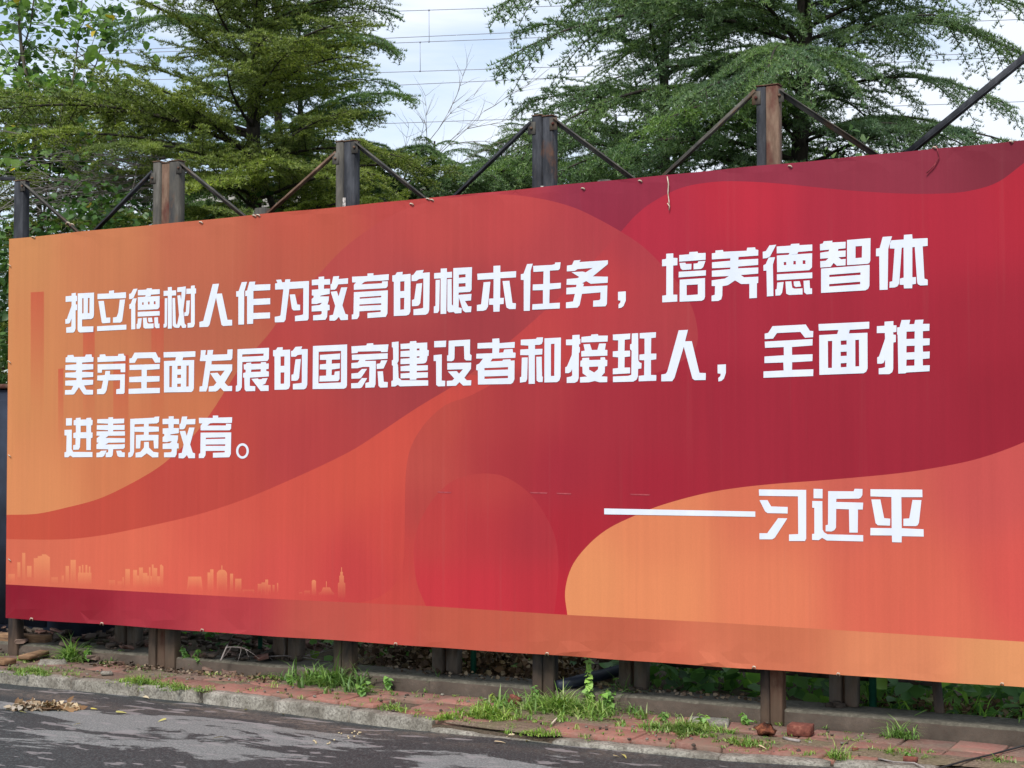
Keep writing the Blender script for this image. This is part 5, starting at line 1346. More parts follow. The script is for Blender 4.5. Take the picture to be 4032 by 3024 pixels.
M_via = Mat('pale_concrete', (0.3, 0.29, 0.26), 0.9); nv_ = M_via.noise(M_via.wcoord(), 1.2, 6, 0.6)
M_via.color(M_via.ramp(nv_, [(0.3, (0.2, 0.19, 0.17)), (0.7, (0.36, 0.35, 0.32))])); M_via = M_via.m
root = empty('railway_viaduct', (38, 33, 0), 'distant pale concrete railway viaduct glimpsed between the trees', 'viaduct')
zt = PY(1800, 790, 33)[2]
mm = MB(); mm.box((0, 0, zt - 0.35), 90, 3.0, 0.5); mm.obj('deck', M_via, root)
mm = MB(); mm.box((0, -1.4, zt - 0.02), 90, 0.15, 0.24); mm.obj('parapet', M_via, root)
mm = MB()
mm.bar((-45, -1.4, zt + 0.55), (45, -1.4, zt + 0.55), 0.03, 0.03); mm.bar((-45, -1.4, zt + 0.35), (45, -1.4, zt + 0.35), 0.025, 0.025); mm.obj('rail', M_wire, root)
for k in range(-9, 10):
    mm = MB(); mm.box((k * 1.6, -1.4, zt + 0.3), 0.035, 0.035, 0.6); mm.obj('baluster', M_wire, root)
for k in range(-4, 5):
    mm = MB(); mm.box((k * 9.0, 0, (zt - 0.6) / 2), 1.0, 1.8, zt - 0.6); mm.obj('pier', M_via, root)

# ------------------------------------------------------------------ things at the foot of the board
# dark cabinet behind the left end
M_navy = Mat('navy_sheet_steel', (0.012, 0.017, 0.03), 0.5); nn_ = M_navy.noise(M_navy.wcoord(), 6, 5); M_navy.color(M_navy.ramp(nn_, [(0.3, (0.008, 0.011, 0.02)), (0.7, (0.022, 0.03, 0.05))])); M_navy = M_navy.m
p_ = loc(4.55, -0.75, 0.05)
root = empty('steel_cabinet', tuple(p_), 'dark navy steel cabinet behind the left end of the billboard', 'cabinet')
ztc = PY(10, 1560, p_[1])[2]
mm = MB(); mm.box((0, 0, ztc / 2), 1.3, 0.6, ztc, AX, 0, 0.01); mm.obj('body', M_navy, root)
mm = MB(); mm.box((0, 0, ztc + 0.02), 1.36, 0.66, 0.035, AX, 0, 0.005); mm.obj('top_plate', M_rust, root)
mm = MB(); mm.box(NV * 0.306 + UP * ztc * 0.5, 0.6, 0.012, ztc * 0.9, AX, 0); mm.obj('door', M_navy, root)

M_wood = Mat('weathered_timber', (0.2, 0.11, 0.06), 0.85)
nw_ = M_wood.noise(M_wood.wcoord(scale=(0.4, 0.4, 3), rot=(0, 0, BANG)), 22, 6, 0.6)
M_wood.color(M_wood.ramp(nw_, [(0.3, (0.07, 0.04, 0.025)), (0.55, (0.2, 0.115, 0.06)), (0.75, (0.3, 0.2, 0.12))])).bump(nw_, 0.5, 0.006); M_wood = M_wood.m
def beam(p0, p1, w, h, z, lab, mat, cat='beam', name='timber_beam'):
    a, b = PG(*p0, z), PG(*p1, z)
    mm = MB(); mm.bar(a, b, w, h, UP, 0, 0.006)
    tag(mm.obj(name, mat, None, origin=tuple((a + b) / 2)), lab, cat)
beam((-160, 2506), (192, 2524), 0.09, 0.085, 0.09, 'thick brown timber beam at the foot of the leftmost post', M_wood)
beam((-120, 2592), (42, 2606), 0.12, 0.04, 0.02, 'flat reddish timber offcut at the left edge of the pavement', M_wood)
beam((92, 2590), (182, 2566), 0.09, 0.03, 0.035, 'tilted reddish brown plank beside the leftmost post', M_wood, 'plank', 'plank')
M_wpipe = Mat('white_plastic', (0.7, 0.7, 0.68), 0.5); M_wpipe.color(M_wpipe.ramp(M_wpipe.noise(M_wpipe.wcoord(), 12, 3), [(0.3, (0.5, 0.5, 0.48)), (0.7, (0.75, 0.75, 0.72))])); M_wpipe = M_wpipe.m
def pipe(pts, r, mat, name, lab, cat):
    mm = MB(); mm.tube(pts, r, 8)
    return tag(mm.obj(name, mat, None, smooth=True, origin=tuple(pts[0])), lab, cat)
zz = 0.12
pipe([PG(200, 2462, zz), PG(268, 2454, zz)], 0.011, M_wpipe, 'pipe', 'short white plastic pipe lying left under the banner', 'pipe')
pipe([PG(282, 2450, zz + .02), PG(346, 2482, zz - .02)], 0.012, M_wpipe, 'pipe', 'white plastic pipe slanting down right under the banner', 'pipe')

# green fence poles with a dark rail
M_green = Mat('green_paint', (0.01, 0.07, 0.045), 0.45); M_green.color(M_green.ramp(M_green.noise(M_green.wcoord(), 9, 4), [(0.3, (0.006, 0.045, 0.03)), (0.7, (0.015, 0.10, 0.06))])); M_green = M_green.m
def pole(u, W, lab, r=0.022, h=1.6, lean=0.0, mat=M_green):
    p_ = loc(w_of(u, W), W, 0.0)
    root = empty('fence_pole', tuple(p_), lab, 'pole', 'poles of the fence behind the ledge')
    mm = MB(); mm.tube([(0, 0, -0.03), -DV * lean + UP * h], r, 10); mm.obj('pole', mat, root, smooth=True)
    mm = MB(); mm.box((0, 0, h + 0.005) - DV * lean, r * 2.2, r * 2.2, 0.012, AX); mm.obj('pole_cap', mat, root)
pole(1865, -0.32, 'thin bright green pole under the middle of the banner', 0.019)
pole(3427, -0.30, 'thicker dark green pole under the right of the banner', 0.021)
pole(1030, -0.45, 'dark green pole beside the vines left of the chalk marked post', 0.016)
root = empty('fence_rail', tuple(loc(-0.8, -0.42, 0)), 'low dark steel rail of the fence behind the ledge', 'rail')
a_, b_ = loc(w_of(2600, -0.42), -0.42, 0.215), loc(w_of(3680, -0.42), -0.42, 0.215)
mm = MB(); mm.bar(a_, b_, 0.03, 0.035); mm.v = [q_ - np.array(root.location) for q_ in mm.v]; mm.obj('rail', M_steel, root)
a_ = loc(w_of(3690, -0.26), -0.26, 0.06)
mm = MB(); mm.bar(a_, a_ + UP * 0.5 + DV * 0.05, 0.05, 0.02, NV, 0, 0.003); mm.bar(a_ - NV * 0.02, a_ - NV * 0.02 + UP * 0.5 + DV * 0.05, 0.012, 0.045, NV)
tag(mm.obj('angle_post', M_steel, None, origin=tuple(a_)), 'black leaning angle iron stub under the right of the banner', 'post')
# fat navy pipe and a wooden strut at the near black post
pipe([PG(2195, 2702, 0.10), PG(2440, 2640, 0.16)], 0.035, M_navy, 'pipe', 'thick dark pipe lying behind the near black post', 'pipe')
a_ = PG(2110, 2680, 0.02)
mm = MB(); mm.bar(a_, a_ + np.array((-0.14, 0.05, 0.22)), 0.03, 0.03, UP, 0, 0.004)
tag(mm.obj('timber_strut', M_wood, None, origin=tuple(a_)), 'short sloping timber strut left of the near black post', 'strut')

# bricks and rubble
M_brick = Mat('red_brick', (0.3, 0.09, 0.06), 0.9)
nb_ = M_brick.noise(M_brick.wcoord(), 40, 6, 0.65); M_brick.color(M_brick.ramp(nb_, [(0.3, (0.08, 0.028, 0.02)), (0.55, (0.16, 0.05, 0.034)), (0.75, (0.26, 0.11, 0.075))])).bump(nb_, 0.6, 0.006); M_brick = M_brick.m
M_rustlump = Mat('flaking_rust', (0.2, 0.06, 0.03), 0.95)
nb_ = M_rustlump.noise(M_rustlump.wcoord(), 30, 7, 0.7); M_rustlump.color(M_rustlump.ramp(nb_, [(0.35, (0.03, 0.012, 0.008)), (0.52, (0.14, 0.042, 0.02)), (0.68, (0.34, 0.13, 0.06))])).bump(nb_, 1.0, 0.02); M_rustlump = M_rustlump.m
def chunk(p_, sx, sy, sz, rot, mat, name, lab, cat, jit=0.004, bev=0.008, seed=0):
    mm = MB(); mm.box((0, 0, 0), sx, sy, sz, None, 0, bev, jit, random.Random(seed))
    o_ = mm.obj(name, mat); o_.location = tuple(p_); o_.rotation_euler = rot
    return tag(o_, lab, cat)
chunk(PG(3152, 2872, 0.03), 0.12, 0.10, 0.055, (0, 0, BANG + 0.05), M_brick, 'brick', 'red brick lying against the right foot of the dark and red post', 'brick', 0.001, 0.003)
chunk(PG(3012, 2872, 0.035), 0.095, 0.07, 0.055, (0.1, 0.1, BANG), M_rustlump, 'rust_lump', 'crumbling orange rust and brick lump at the left foot of the dark and red post', 'rubble', 0.016, 0.02, 4)
chunk(PG(2024, 2765, 0.035), 0.065, 0.03, 0.085, (0.3, 0.5, BANG + 0.2), M_brick, 'brick_piece', 'broken orange red brick standing on edge in the grass', 'brick', 0.006, 0.006, 5)
chunk(PG(3586, 2990, 0.015), 0.065, 0.03, 0.028, (0, 0, BANG), M_brick, 'brick_piece', 'small red brick sliver on the soil at the lower right', 'brick', 0.003, 0.004, 6)
chunk(PG(3367, 2951, 0.012), 0.03, 0.02, 0.016, (0, 0, 0.4), M_brick, 'brick_piece', 'tiny orange brick crumb near the lower right of the pavement', 'brick', 0.003, 0.003, 7)
chunk(PG(2790, 2845, 0.005), 0.22, 0.15, 0.03, (0.03, 0.0, BANG + 0.3), Mk.m, 'stone_slab', 'pale broken stone slab behind the right grass clump', 'slab', 0.006, 0.006, 8)
chunk(PG(420, 2650, 0.012), 0.075, 0.05, 0.025, (0, 0.1, 0.5), Mk.m, 'stone', 'small pale grey stone on the soil left of the triple post', 'stone', 0.006, 0.006, 9)
chunk(PG(205, 2612, 0.0), 0.2, 0.14, 0.05, (0, 0, 0.2), Mk.m, 'stone_slab', 'grey rounded slab lump on the left end of the pavement', 'slab', 0.012, 0.02, 10)
chunk(PG(330, 2570, 0.03), 0.16, 0.11, 0.02, (0.15, 0.1, 0.4), Ml.m, 'stone_slab', 'tilted grey board shaped slab under the left of the banner', 'slab', 0.004, 0.004, 11)
# rubble under the left part of the banner
mm = MB(); rg_ = random.Random(31)
for _ in range(330):
    a_ = rg_.uniform(1.9, 5.2); w = rg_.uniform(-0.9, 0.06)
    s_ = rg_.choice((0.02, 0.03, 0.045, 0.07))
    an = rg_.uniform(0, 6.28); A_ = np.array(((math.cos(an), math.sin(an), rg_.uniform(-.3, .3)), (-math.sin(an), math.cos(an), rg_.uniform(-.3, .3)), (0, 0, 1)))
    mm.box(loc(a_, w, (0.09 if w < -0.0 else 0.0) + rg_.uniform(0, 0.03)), s_ * rg_.uniform(.8, 1.8), s_, s_ * rg_.uniform(.15, .5), A_, rg_.choice((0, 0, 1)), 0.002, 0.006, rg_)
tag(mm.obj('rubble', [Ml.m, Mp2.m]), 'grey and reddish rubble heaped under the left of the banner', 'rubble', kind='stuff')
# pebbles and crumbs on the pavement soil
mm = MB(); rg_ = random.Random(32)
for _ in range(420):
    a_ = rg_.uniform(-2.4, 5.2); w = rg_.uniform(0.05, 1.1); p_ = loc(a_, w)
    if p_[1] < kerb_y(p_[0]) + 0.1: continue
    s_ = rg_.uniform(0.004, 0.013)
    mm.box(p_ + UP * 0.004, s_ * 1.6, s_ * 1.2, s_, None, rg_.choice((0, 0, 1)), s_ * 0.3, s_ * 0.2, rg_)
tag(mm.obj('gravel', [Ml.m, Mk.m]), 'small grit and crumbs scattered on the pavement', 'gravel', kind='stuff')
# soil spread over the pavers around posts
mm = MB(); rg_ = random.Random(33)
def mound(c_, rx, ry, h, n=18):
    V_ = [c_ + UP * h]; F_ = []
    for k in range(4):
        for i in range(n):
            a_ = 2 * math.pi * i / n; f_ = (k + 1) / 4 * (1 + 0.22 * math.sin(a_ * 3 + c_[0] * 7) + rg_.uniform(-.12, .12))
            V_.append(c_ + (-DV * math.cos(a_) * rx + NV * math.sin(a_) * ry) * f_ + UP * (h * math.cos((k + 1) / 4 * 1.57) ** 1.2 - (0.006 if k == 3 else 0) + rg_.uniform(-.002, .002)))
    for q_ in V_: q_[1] = max(q_[1], kerb_y(q_[0]) + 0.10)
    for i in range(n):
        j = (i + 1) % n
        F_.append((0, 1 + i, 1 + j))
        for k in range(3): F_.append((1 + k * n + i, 1 + k * n + n + i, 1 + k * n + n + j, 1 + k * n + j))
    mm.add(V_, F_)
for (u, v_, rx, ry, h) in ((1290, 2700, 0.5, 0.24, 0.02), (1395, 2720, 0.3, 0.2, 0.018), (2080, 2810, 0.75, 0.3, 0.026), (2000, 2860, 0.4, 0.2, 0.018), (620, 2655, 0.4, 0.2, 0.016), (200, 2640, 0.6, 0.25, 0.016), (420, 2680, 0.5, 0.2, 0.014),
                           (3130, 2925, 0.35, 0.2, 0.016), (3450, 2970, 0.4, 0.16, 0.02), (3700, 2990, 0.5, 0.15, 0.016), (2900, 2900, 0.4, 0.16, 0.016), (3900, 3000, 0.4, 0.12, 0.012), (900, 2690, 0.35, 0.12, 0.01)):
    mound(PG(u, v_, -0.006), rx * 0.8, ry * 0.75, h * 0.8)
Mso = Mat('pavement_soil', (0.15, 0.11, 0.08), 0.95); ns_ = Mso.noise(Mso.wcoord(), 55, 7, 0.7); nl_ = Mso.noise(Mso.wcoord(), 4, 4)
Mso.color(Mso.mix(Mso.ramp(nl_, [(0.4, 0.0), (0.65, 0.6)]), Mso.ramp(ns_, [(0.3, (0.07, 0.05, 0.037)), (0.55, (0.17, 0.125, 0.09)), (0.75, (0.3, 0.24, 0.18))]), (0.13, 0.12, 0.06))).bump(ns_, 1.0, 0.012)
tag(mm.obj('soil_patches', Mso.m, smooth=True), 'thin brown soil spread over the pavers round the posts', 'soil', kind='stuff')

# grass
M_grass = leafmat('grass_blades', [(0.09, 0.17, 0.035), (0.15, 0.26, 0.05), (0.25, 0.37, 0.09), (0.40, 0.42, 0.2)], 0.35, 0.5)
M_grassD = leafmat('dark_grass_blades', [(0.07, 0.14, 0.04), (0.12, 0.21, 0.06), (0.22, 0.32, 0.10)], 0.3, 0.5)
def blades(mb, c_, n, rad, L, rg_, w=0.0035, ry=None):
    ry = ry if ry else rad * 0.5
    hub = None
    for k_ in range(n):
        if k_ % 9 == 0:
            a_ = rg_.uniform(0, 6.283); q_ = min(1.25, abs(rg_.gauss(0, 0.55)))
            hub = c_ - DV * math.cos(a_) * rad * q_ + NV * math.sin(a_) * ry * q_
            hl = rg_.uniform(0.5, 1.25) * (1.1 - 0.45 * q_)
        p_ = hub - DV * rg_.gauss(0, 0.013) + NV * rg_.gauss(0, 0.013)
        l = L * rg_.uniform(0.5, 1.1) * hl
        az = rg_.uniform(0, 6.283) ; out = np.array((math.cos(az), math.sin(az), 0)); bend = rg_.uniform(0.35, 1.75)
        sd_ = np.array((-out[1], out[0], 0)) * w * rg_.uniform(0.6, 1.3)
        V_ = []
        for k in range(4):
            t = k / 3
            q2 = p_ + out * l * bend * t * t * 0.9 + UP * l * (t - 0.45 * bend * t * t)
            if k < 3: V_ += [q2 - sd_ * (1 - 0.25 * k), q2 + sd_ * (1 - 0.25 * k)]
            else: V_.append(q2)
        mb.add(V_, [(0, 1, 3, 2), (2, 3, 5, 4), (4, 5, 6)])
clumps = [((1310, 2700), 0.42, 230, 0.19, 0.0055, 'long bladed grass clump round the foot of the chalk marked post', 0),
          ((2200, 2805), 0.50, 560, 0.13, 0.0045, 'widest bright green grass clump round the foot of the near black post', 1),
          ((1925, 2825), 0.20, 260, 0.085, 0.004, 'rounded bright grass clump left of the broken brick', 1),
          ((2700, 2880), 0.30, 420, 0.075, 0.004, 'low spreading grass clump left of the dark and red post', 1),
          ((2470, 2775), 0.22, 110, 0.2, 0.0035, 'thin arching grass against the ledge right of the leafy weed', 0),
          ((3535, 2905), 0.14, 60, 0.11, 0.0032, 'fine pale grass tuft against the ledge at the right', 0),
          ((1720, 2715), 0.10, 22, 0.11, 0.0045, 'few broad blades sprouting from the pavers near the ledge', 0),
          ((285, 2600), 0.12, 130, 0.18, 0.005, 'bright tall grass tuft under the left of the banner', 1),
          ((140, 2650), 0.30, 260, 0.05, 0.003, 'low yellowish grass on the kerb edge at the far left', 1),
          ((560, 2688), 0.22, 240, 0.05, 0.003, 'bright yellow green grass along the kerb near the triple post', 1),
          ((700, 2710), 0.28, 160, 0.045, 0.003, 'sparse yellow green grass along the kerb right of the triple post', 1),
          ((1090, 2668), 0.2, 110, 0.045, 0.003, 'small green grass patch left of the long bladed clump', 1),
          ((1560, 2795), 0.14, 70, 0.05, 0.003, 'small pale grass patch by the kerb below the chalk marked post', 1),
          ((1760, 2832), 0.12, 70, 0.06, 0.003, 'small grass patch on the kerb edge left of the rounded clump', 1),
          ((2110, 2890), 0.16, 80, 0.05, 0.003, 'thin grass at the kerb where the stone is buried', 1),
          ((2950, 2935), 0.2, 100, 0.05, 0.003, 'grass straggling over the kerb below the dark and red post', 1),
          ((3290, 2985), 0.12, 40, 0.09, 0.003, 'thin upright grass on the kerb at the lower right', 1),
          ((3500, 2965), 0.22, 90, 0.04, 0.003, 'dry grass on the soil at the lower right', 1),
          ((3930, 3000), 0.2, 40, 0.04, 0.003, 'sparse dry grass at the lower right corner', 1),
          ((95, 2600), 0.12, 50, 0.06, 0.003, 'thin dry grass at the foot of the leftmost post', 1),
          ((450, 2610), 0.1, 40, 0.09, 0.0035, 'thin grass left of the triple post', 0)]
for k, ((u, v_), rad, n, L, w, lab, br) in enumerate(clumps):
    mb = MB(); c_ = PG(u, v_, 0.0); rr_ = random.Random(100 + k)
    blades(mb, c_, int(n * 1.3), rad, L * 1.35, rr_, w * 1.2)
    blades(mb, c_, int(n * 1.5), rad * 1.15, L * 0.7, rr_, w * 1.2)
    tag(mb.obj('grass_clump', M_grass if br else M_grassD, None, origin=tuple(c_)), lab, 'grass', kind='stuff')
mb = MB(); rr_ = random.Random(200)
for _ in range(420):
    a_ = rr_.uniform(-2.3, 5.2); w = rr_.uniform(0.02, 1.05); p_ = loc(a_, w)
    if p_[1] < kerb_y(p_[0]) + 0.06: continue
    w_ = (rr_.random() < 0.5)
    # along the joints of the pavers
    blades(mb, p_, 8, 0.045, 0.035, rr_, 0.0028)
tag(mb.obj('grass', M_grass), 'short grass in the joints of the pavement', 'grass', kind='stuff')

# leafy weeds
M_weed = leafmat('weed_leaves', [(0.12, 0.24, 0.06), (0.2, 0.36, 0.10), (0.3, 0.46, 0.15)], 0.4, 0.45)
M_weedY = leafmat('yellow_weed_leaves', [(0.25, 0.32, 0.04), (0.38, 0.42, 0.07)], 0.35, 0.5)
wl_ = leaf_mesh('leaf', 0.05, 0.045, M_weed, 0.1); wl2 = leaf_mesh('leaf', 0.038, 0.028, M_weed, 0.1); wly = leaf_mesh('leaf', 0.045, 0.022, M_weedY, 0.1)
M_stem = Mat('weed_stem', (0.12, 0.16, 0.05), 0.7); M_stem.color(M_stem.ramp(M_stem.noise(M_stem.wcoord(), 30, 2), [(0.3, (0.09, 0.12, 0.035)), (0.7, (0.16, 0.18, 0.06))])); M_stem = M_stem.m
def weed(u, v_, h, n, lab, lmesh, seed, spread=0.06, nst=1, lean=0.0):
    c_ = PG(u, v_, 0.0); rr_ = random.Random(seed)
    root = empty('weed_plant', tuple(c_), lab, 'weed')
    for s_ in range(nst):
        e = np.array((rr_.uniform(-spread, spread) + lean, rr_.uniform(-spread, spread) * .6, h * rr_.uniform(0.7, 1.0)))
        mm = MB(); mm.tube([(0, 0, -0.01), e * np.array((.3, .3, .5)), e], [0.004, 0.003, 0.0015], 5); mm.obj('stem', M_stem, root)
        for k in range(n):
            t = 0.15 + 0.85 * (k + rr_.random() * 0.6) / n
            p_ = e * np.array((t ** 1.5, t ** 1.5, t))
            link('leaf', lmesh, root, tuple(p_), (rr_.gauss(0, .5), rr_.uniform(-0.2, 1.1), k * 2.4 + rr_.uniform(-.4, .4)), rr_.uniform(0.6, 1.1) * (1.1 - 0.35 * t))
wlb = leaf_mesh('leaf', 0.05, 0.045, leafmat('round_weed_leaves', [(0.24, 0.4, 0.12), (0.36, 0.5, 0.2)], 0.4, 0.5), 0.1)
weed(2322, 2785, 0.31, 44, 'tall weed with round leaves up a single stem, in front of the flaking rear post', wlb, 1, 0.012)
weed(2105, 2770, 0.12, 14, 'small variegated weed left of the near black post', wl2, 2, 0.03, 2)
weed(745, 2635, 0.17, 16, 'bushy heart leaved weed right of the triple post', wl_, 3, 0.10, 5)
weed(800, 2640, 0.12, 10, 'low leafy weed right of the bushy heart leaved one', wl2, 4, 0.07, 4)
weed(455, 2610, 0.10, 9, 'leafy weed left of the triple post', wl_, 5, 0.08, 4)
weed(540, 2612, 0.06, 8, 'low creeping weed touching the triple post', wl2, 6, 0.10, 4)
weed(1942, 2762, 0.06, 9, 'yellow leaved weed beside the broken brick', wly, 7, 0.02, 2)
weed(1528, 2715, 0.09, 8, 'small weed right of the chalk marked post', wl_, 8, 0.02, 2)
weed(1255, 2700, 0.08, 6, 'broad leaved weed in the long bladed grass', wl_, 9, 0.05, 3)
weed(2150, 2800, 0.06, 12, 'pale yellow green creeping weed at the foot of the near black post', wly, 10, 0.07, 4)
weed(3572, 2985, 0.035, 9, 'small fresh green weed on the soil at the lower right', wl2, 11, 0.02, 2)
weed(2610, 2840, 0.06, 7, 'small leafy weed at the left of the pale slab', wl2, 12, 0.03, 2)
weed(2935, 2850, 0.07, 6, 'broad leaved weed beside the rust lump', wl_, 13, 0.04, 2)

# undergrowth, dead leaves behind the ledge
g = np.random.default_rng(77)
def strip_pts(n, a0, a1, w0, w1, z0, z1):
    a_ = g.uniform(a0, a1, n); w = g.uniform(w0, w1, n); z = g.uniform(z0, z1, n)
    return np.array([0, 9.153, 0]) + a_[:, None] * DV + w[:, None] * NV + z[:, None] * UP
M_vine = leafmat('vine_leaves', [(0.06, 0.14, 0.06), (0.10, 0.22, 0.08), (0.17, 0.33, 0.10), (0.28, 0.44, 0.12)], 0.45, 0.4, spec=0.45)
M_dead = leafmat('dead_leaves', [(0.05, 0.03, 0.02), (0.10, 0.06, 0.04), (0.17, 0.10, 0.065), (0.4, 0.29, 0.2)], 0.1, 0.8, spec=0.1)
mb = MB(); leafmass(mb, strip_pts(1500, -3.2, -0.4, -1.5, -0.34, 0.02, 0.42), 0.11, g, 0.6)
tag(mb.obj('undergrowth', M_vine), 'large leaved green vines crowding behind the ledge at the right', 'vines', kind='stuff')
mb = MB(); leafmass(mb, strip_pts(700, 0.2, 3.4, -2.0, -0.7, 0.0, 0.45), 0.09, g, 0.6)
tag(mb.obj('undergrowth', M_vine), 'green vines behind the ledge left of the middle of the banner', 'vines', kind='stuff')
mb = MB(); leafmass(mb, strip_pts(3800, -3, 6, -4.5, -1.5, 0.0, 1.4), 0.10, g, 0.8)
tag(mb.obj('undergrowth', M_under), 'dark mass of leaves far under the billboard', 'bushes', kind='stuff')
mb = MB(); leafmass(mb, strip_pts(2600, 0.0, 1.5, -1.3, -0.35, 0.0, 0.26), 0.05, g, 0.9)
leafmass(mb, strip_pts(500, -2.9, -1.9, -0.7, -0.3, 0.0, 0.12), 0.045, g, 0.9)
leafmass(mb, strip_pts(420, 1.6, 3.2, 0.02, 0.2, 0.0, 0.015), 0.028, g, 0.5)
leafmass(mb, strip_pts(260, -1.5, 1.0, -0.28, -0.1, 0.083, 0.1), 0.03, g, 0.4)
tag(mb.obj('leaf_litter', M_dead), 'heaps of dry brown leaves behind and against the ledge', 'leaves', kind='stuff')
# broad ferny yellow-green fronds at the far right
mb = MB(); rr_ = random.Random(8)
for _ in range(60):
    blades(mb, loc(rr_.uniform(-2.9, -1.95), rr_.uniform(-0.6, -0.3), 0.0), 5, 0.05, 0.3, rr_, 0.01)
tag(mb.obj('undergrowth', M_weed), 'bright broad bladed plants behind the ledge at the far right', 'plants', kind='stuff')
# dead twigs under the banner
rr_ = random.Random(14)
for k, (u, v_, L) in enumerate(((1000, 2590, 0.5), (1950, 2600, 0.4), (2310, 2620, 0.35), (870, 2600, 0.45))):
    mm = MB()
    rg_ = random.Random(k)
    twig(mm, np.zeros(3), np.array((1.0, 0.1, 0.15)) if k % 2 == 0 else np.array((0.3, 0.1, 0.9)), L, 0.006, 2)
    c_ = PG(u, v_, 0.1)
    o_ = mm.obj('twig', M_twig.m, None); o_.location = tuple(c_)
    tag(o_, ['dead twig lying on the ledge right of the triple post', 'dead branched twig standing beside the thin green pole', 'dead twig standing behind the tall leafy weed', 'dead twig left of the long bladed grass clump'][k], 'twig')

# leaves and litter on the road
litter_mats = [leafmat('fallen_yellow', [(0.5, 0.42, 0.08), (0.6, 0.5, 0.2)], 0.2, 0.6), leafmat('fallen_pale', [(0.5, 0.36, 0.24), (0.62, 0.48, 0.36)], 0.1, 0.7)]
def road_pt(u, v_):
    z = -0.05
    for _ in range(4):
        p_ = PG(u, v_, z); z = road_z(p_[0], p_[1])
    return p_ + UP * 0.004
ly = leaf_mesh('fallen_leaf', 0.06, 0.02, litter_mats[0], 0.15); lp = leaf_mesh('fallen_leaf', 0.055, 0.022, litter_mats[1], 0.2)
rr_ = random.Random(40)
spots = [(75, 2808, 0, 'yellow leaf lying just below the dry leaf heap'), (357, 2798, 0, 'curled yellow leaf right of the dry leaf heap'), (455, 2811, 0, 'long yellow leaf stem end on the road below the kerb gap'),
         (655, 2838, 0, 'narrow yellow leaf on the dark asphalt below the triple post'), (315, 2857, 1, 'pale leaf on the dried asphalt patch'), (880, 2911, 1, 'pale curled leaf on the dried asphalt right of the left third'),
         (565, 2750, 1, 'pale leaf lying in the kerb gap'), (1110, 2818, 1, 'pale leaf against the kerb left of the middle'), (1835, 2880, 1, 'pale orange leaf at the kerb near the rounded grass clump'),
         (1975, 2885, 1, 'pale curled leaf leaning on the buried kerb'), (2025, 2898, 1, 'upright pale leaf blade beside the buried kerb'), (2040, 2905, 1, 'second pale leaf blade beside the buried kerb'),
         (1945, 2929, 1, 'long pale leaf flat on the road below the buried kerb'), (2080, 2924, 1, 'small pale leaf right of the long flat one'), (2415, 2984, 1, 'pale leaf on the road at the bottom middle'), (2450, 2979, 0, 'small yellow leaf beside the bottom middle pale leaf'),
         (960, 2801, 0, 'orange leaf fragment by the kerb joint'), (2985, 2700 + 240, 1, 'pale leaf fallen on the pavers below the dark and red post')]
for k, (u, v_, c_, lab) in enumerate(spots):
    p_ = road_pt(u, v_) if k != 17 else PG(u, v_, 0.01)
    o_ = link('fallen_leaf', (ly, lp)[c_], None, tuple(p_ + UP * 0.008), (rr_.uniform(-.4, .4), rr_.uniform(-.1, .2), rr_.uniform(0, 6.28)), rr_.uniform(0.7, 1.2))
    tag(o_, lab, 'leaf', 'single leaves fallen on the road')
# little cream berries scattered on the road
mb = MB()
for (u0, u1, v0, v1, n) in ((1330, 1435, 2885, 2912, 11), (1225, 1320, 2918, 2935, 8), (3200, 3210, 2930, 2950, 1)):
    for _ in range(n):
        p_ = road_pt(rr_.uniform(u0, u1), rr_.uniform(v0, v1)) + UP * 0.004
        mb.box(p_, 0.010, 0.010, 0.009, None, 0, 0.003, 0.001, rr_)
tag(mb.obj('berries', litter_mats[1]), 'small cream berries spilled on the dark asphalt', 'berries', kind='stuff')
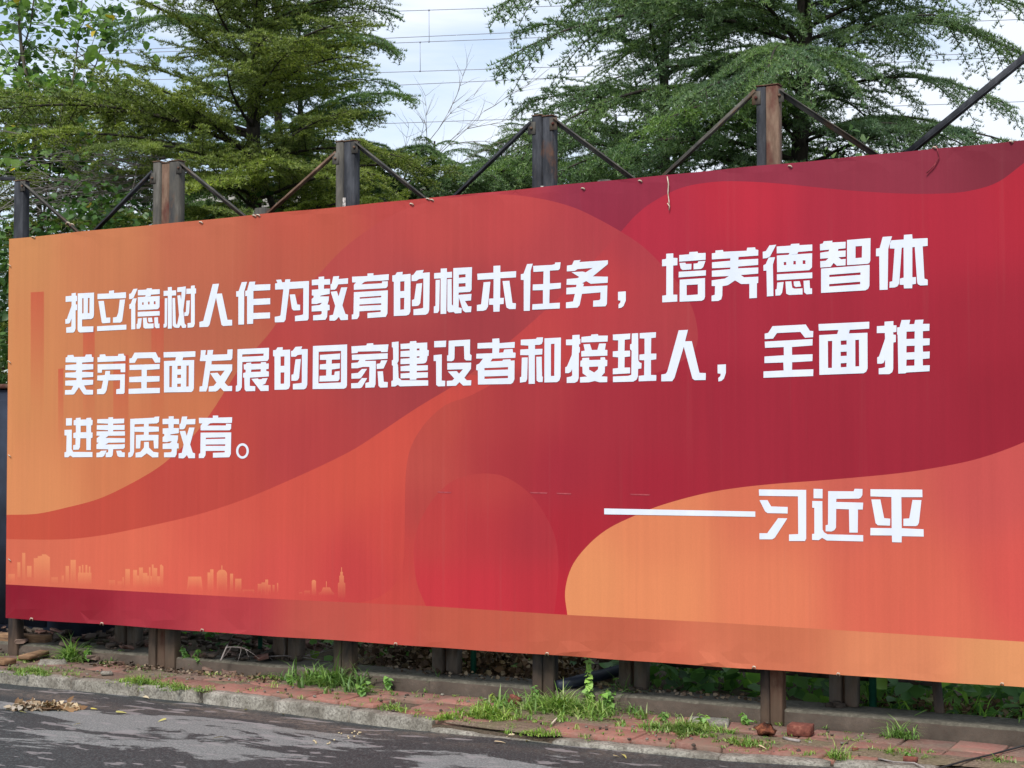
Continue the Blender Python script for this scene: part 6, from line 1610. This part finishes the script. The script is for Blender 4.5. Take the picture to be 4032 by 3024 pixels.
# heap of crumpled dry leaves
hp = road_pt(180, 2795)
root = empty('dry_leaf_heap', tuple(hp), 'flattened heap of crumpled brown and cream leaves on the road at the left', 'leaves')
M_husk = leafmat('dry_husk', [(0.16, 0.08, 0.045), (0.32, 0.18, 0.10), (0.55, 0.4, 0.28), (0.65, 0.5, 0.38)], 0.08, 0.8, spec=0.1)
n = 340
P = np.stack((g.uniform(-0.205, 0.205, n), g.normal(0, 0.03, n), np.zeros(n)), 1)
P[:, 2] = 0.005 + g.uniform(0, 1, n) * 0.035 * (1 - (np.abs(P[:, 0] + 0.05) / 0.26) ** 2)
mb = MB(); leafmass(mb, P, 0.05, g, 1.0, asp=0.6); tag(mb.obj('leaves', M_husk, root), kind='stuff')
mb = MB(); mb.tube([(-0.12, -0.03, 0.012), (0.02, -0.045, 0.01), (0.19, -0.03, 0.01)], 0.006, 5); mb.obj('stalk', M_dead, root)
# black cable and bare stick at the lower right
M_cable = Mat('black_cable', (0.015, 0.015, 0.016), 0.5); M_cable.color(M_cable.ramp(M_cable.noise(M_cable.wcoord(), 9, 2), [(0.3, (0.01, 0.01, 0.011)), (0.7, (0.025, 0.024, 0.024))]))
pipe([PG(u, v_, z) for u, v_, z in ((3560, 3060, -0.02), (3700, 3024, 0.005), (3800, 2995, 0.012), (3900, 2972, 0.01), (4032, 2936, 0.012), (4250, 2880, 0.09), (4600, 2800, 0.09))], 0.005, M_cable.m, 'cable', 'black cable crossing the pavement at the lower right corner', 'cable')
pipe([PG(u, v_, 0.012) for u, v_ in ((3460, 2987), (3520, 3000), (3600, 3004), (3640, 3024))], 0.004, M_twig.m, 'stick', 'thin bent stick beside the brick sliver at the lower right', 'stick')
pipe([PG(u, v_, 0.012) for u, v_ in ((2172, 2850), (2200, 2820), (2226, 2798))], 0.0045, Ms.m, 'stick', 'pale straight straw stick in front of the widest grass clump', 'stick')
pipe([PG(u, v_, 0.012) for u, v_ in ((3085, 2905), (3110, 2912), (3150, 2918))], 0.008, M_twig.m, 'bark_strip', 'curl of brown bark at the foot of the dark and red post', 'bark')
for (u, v_, h, n, lab, lm_, sd_) in ((1150, 2690, 0.06, 7, 'small leafy weed at the left end of the long bladed clump', wl_, 21), (1420, 2735, 0.08, 9, 'leafy weed at the right foot of the chalk marked post', wl_, 22),
        (1990, 2800, 0.07, 9, 'leafy weed in the rounded grass clump', wl2, 23), (2400, 2790, 0.12, 12, 'leafy weed right of the tall round leaved one', wl_, 24), (350, 2605, 0.12, 10, 'leafy weed right of the bright tall grass tuft', wl_, 25),
        (2760, 2860, 0.08, 10, 'leafy weed in the right grass clump', wl2, 26)):
    weed(u, v_, h, n, lab, lm_, sd_, 0.06, 3)
print('pavers', cnt, 'tris', sum(len(o.data.polygons) for o in scene.objects if o.type == 'MESH'), 'unique', sum(len(m_.polygons) for m_ in bpy.data.meshes))
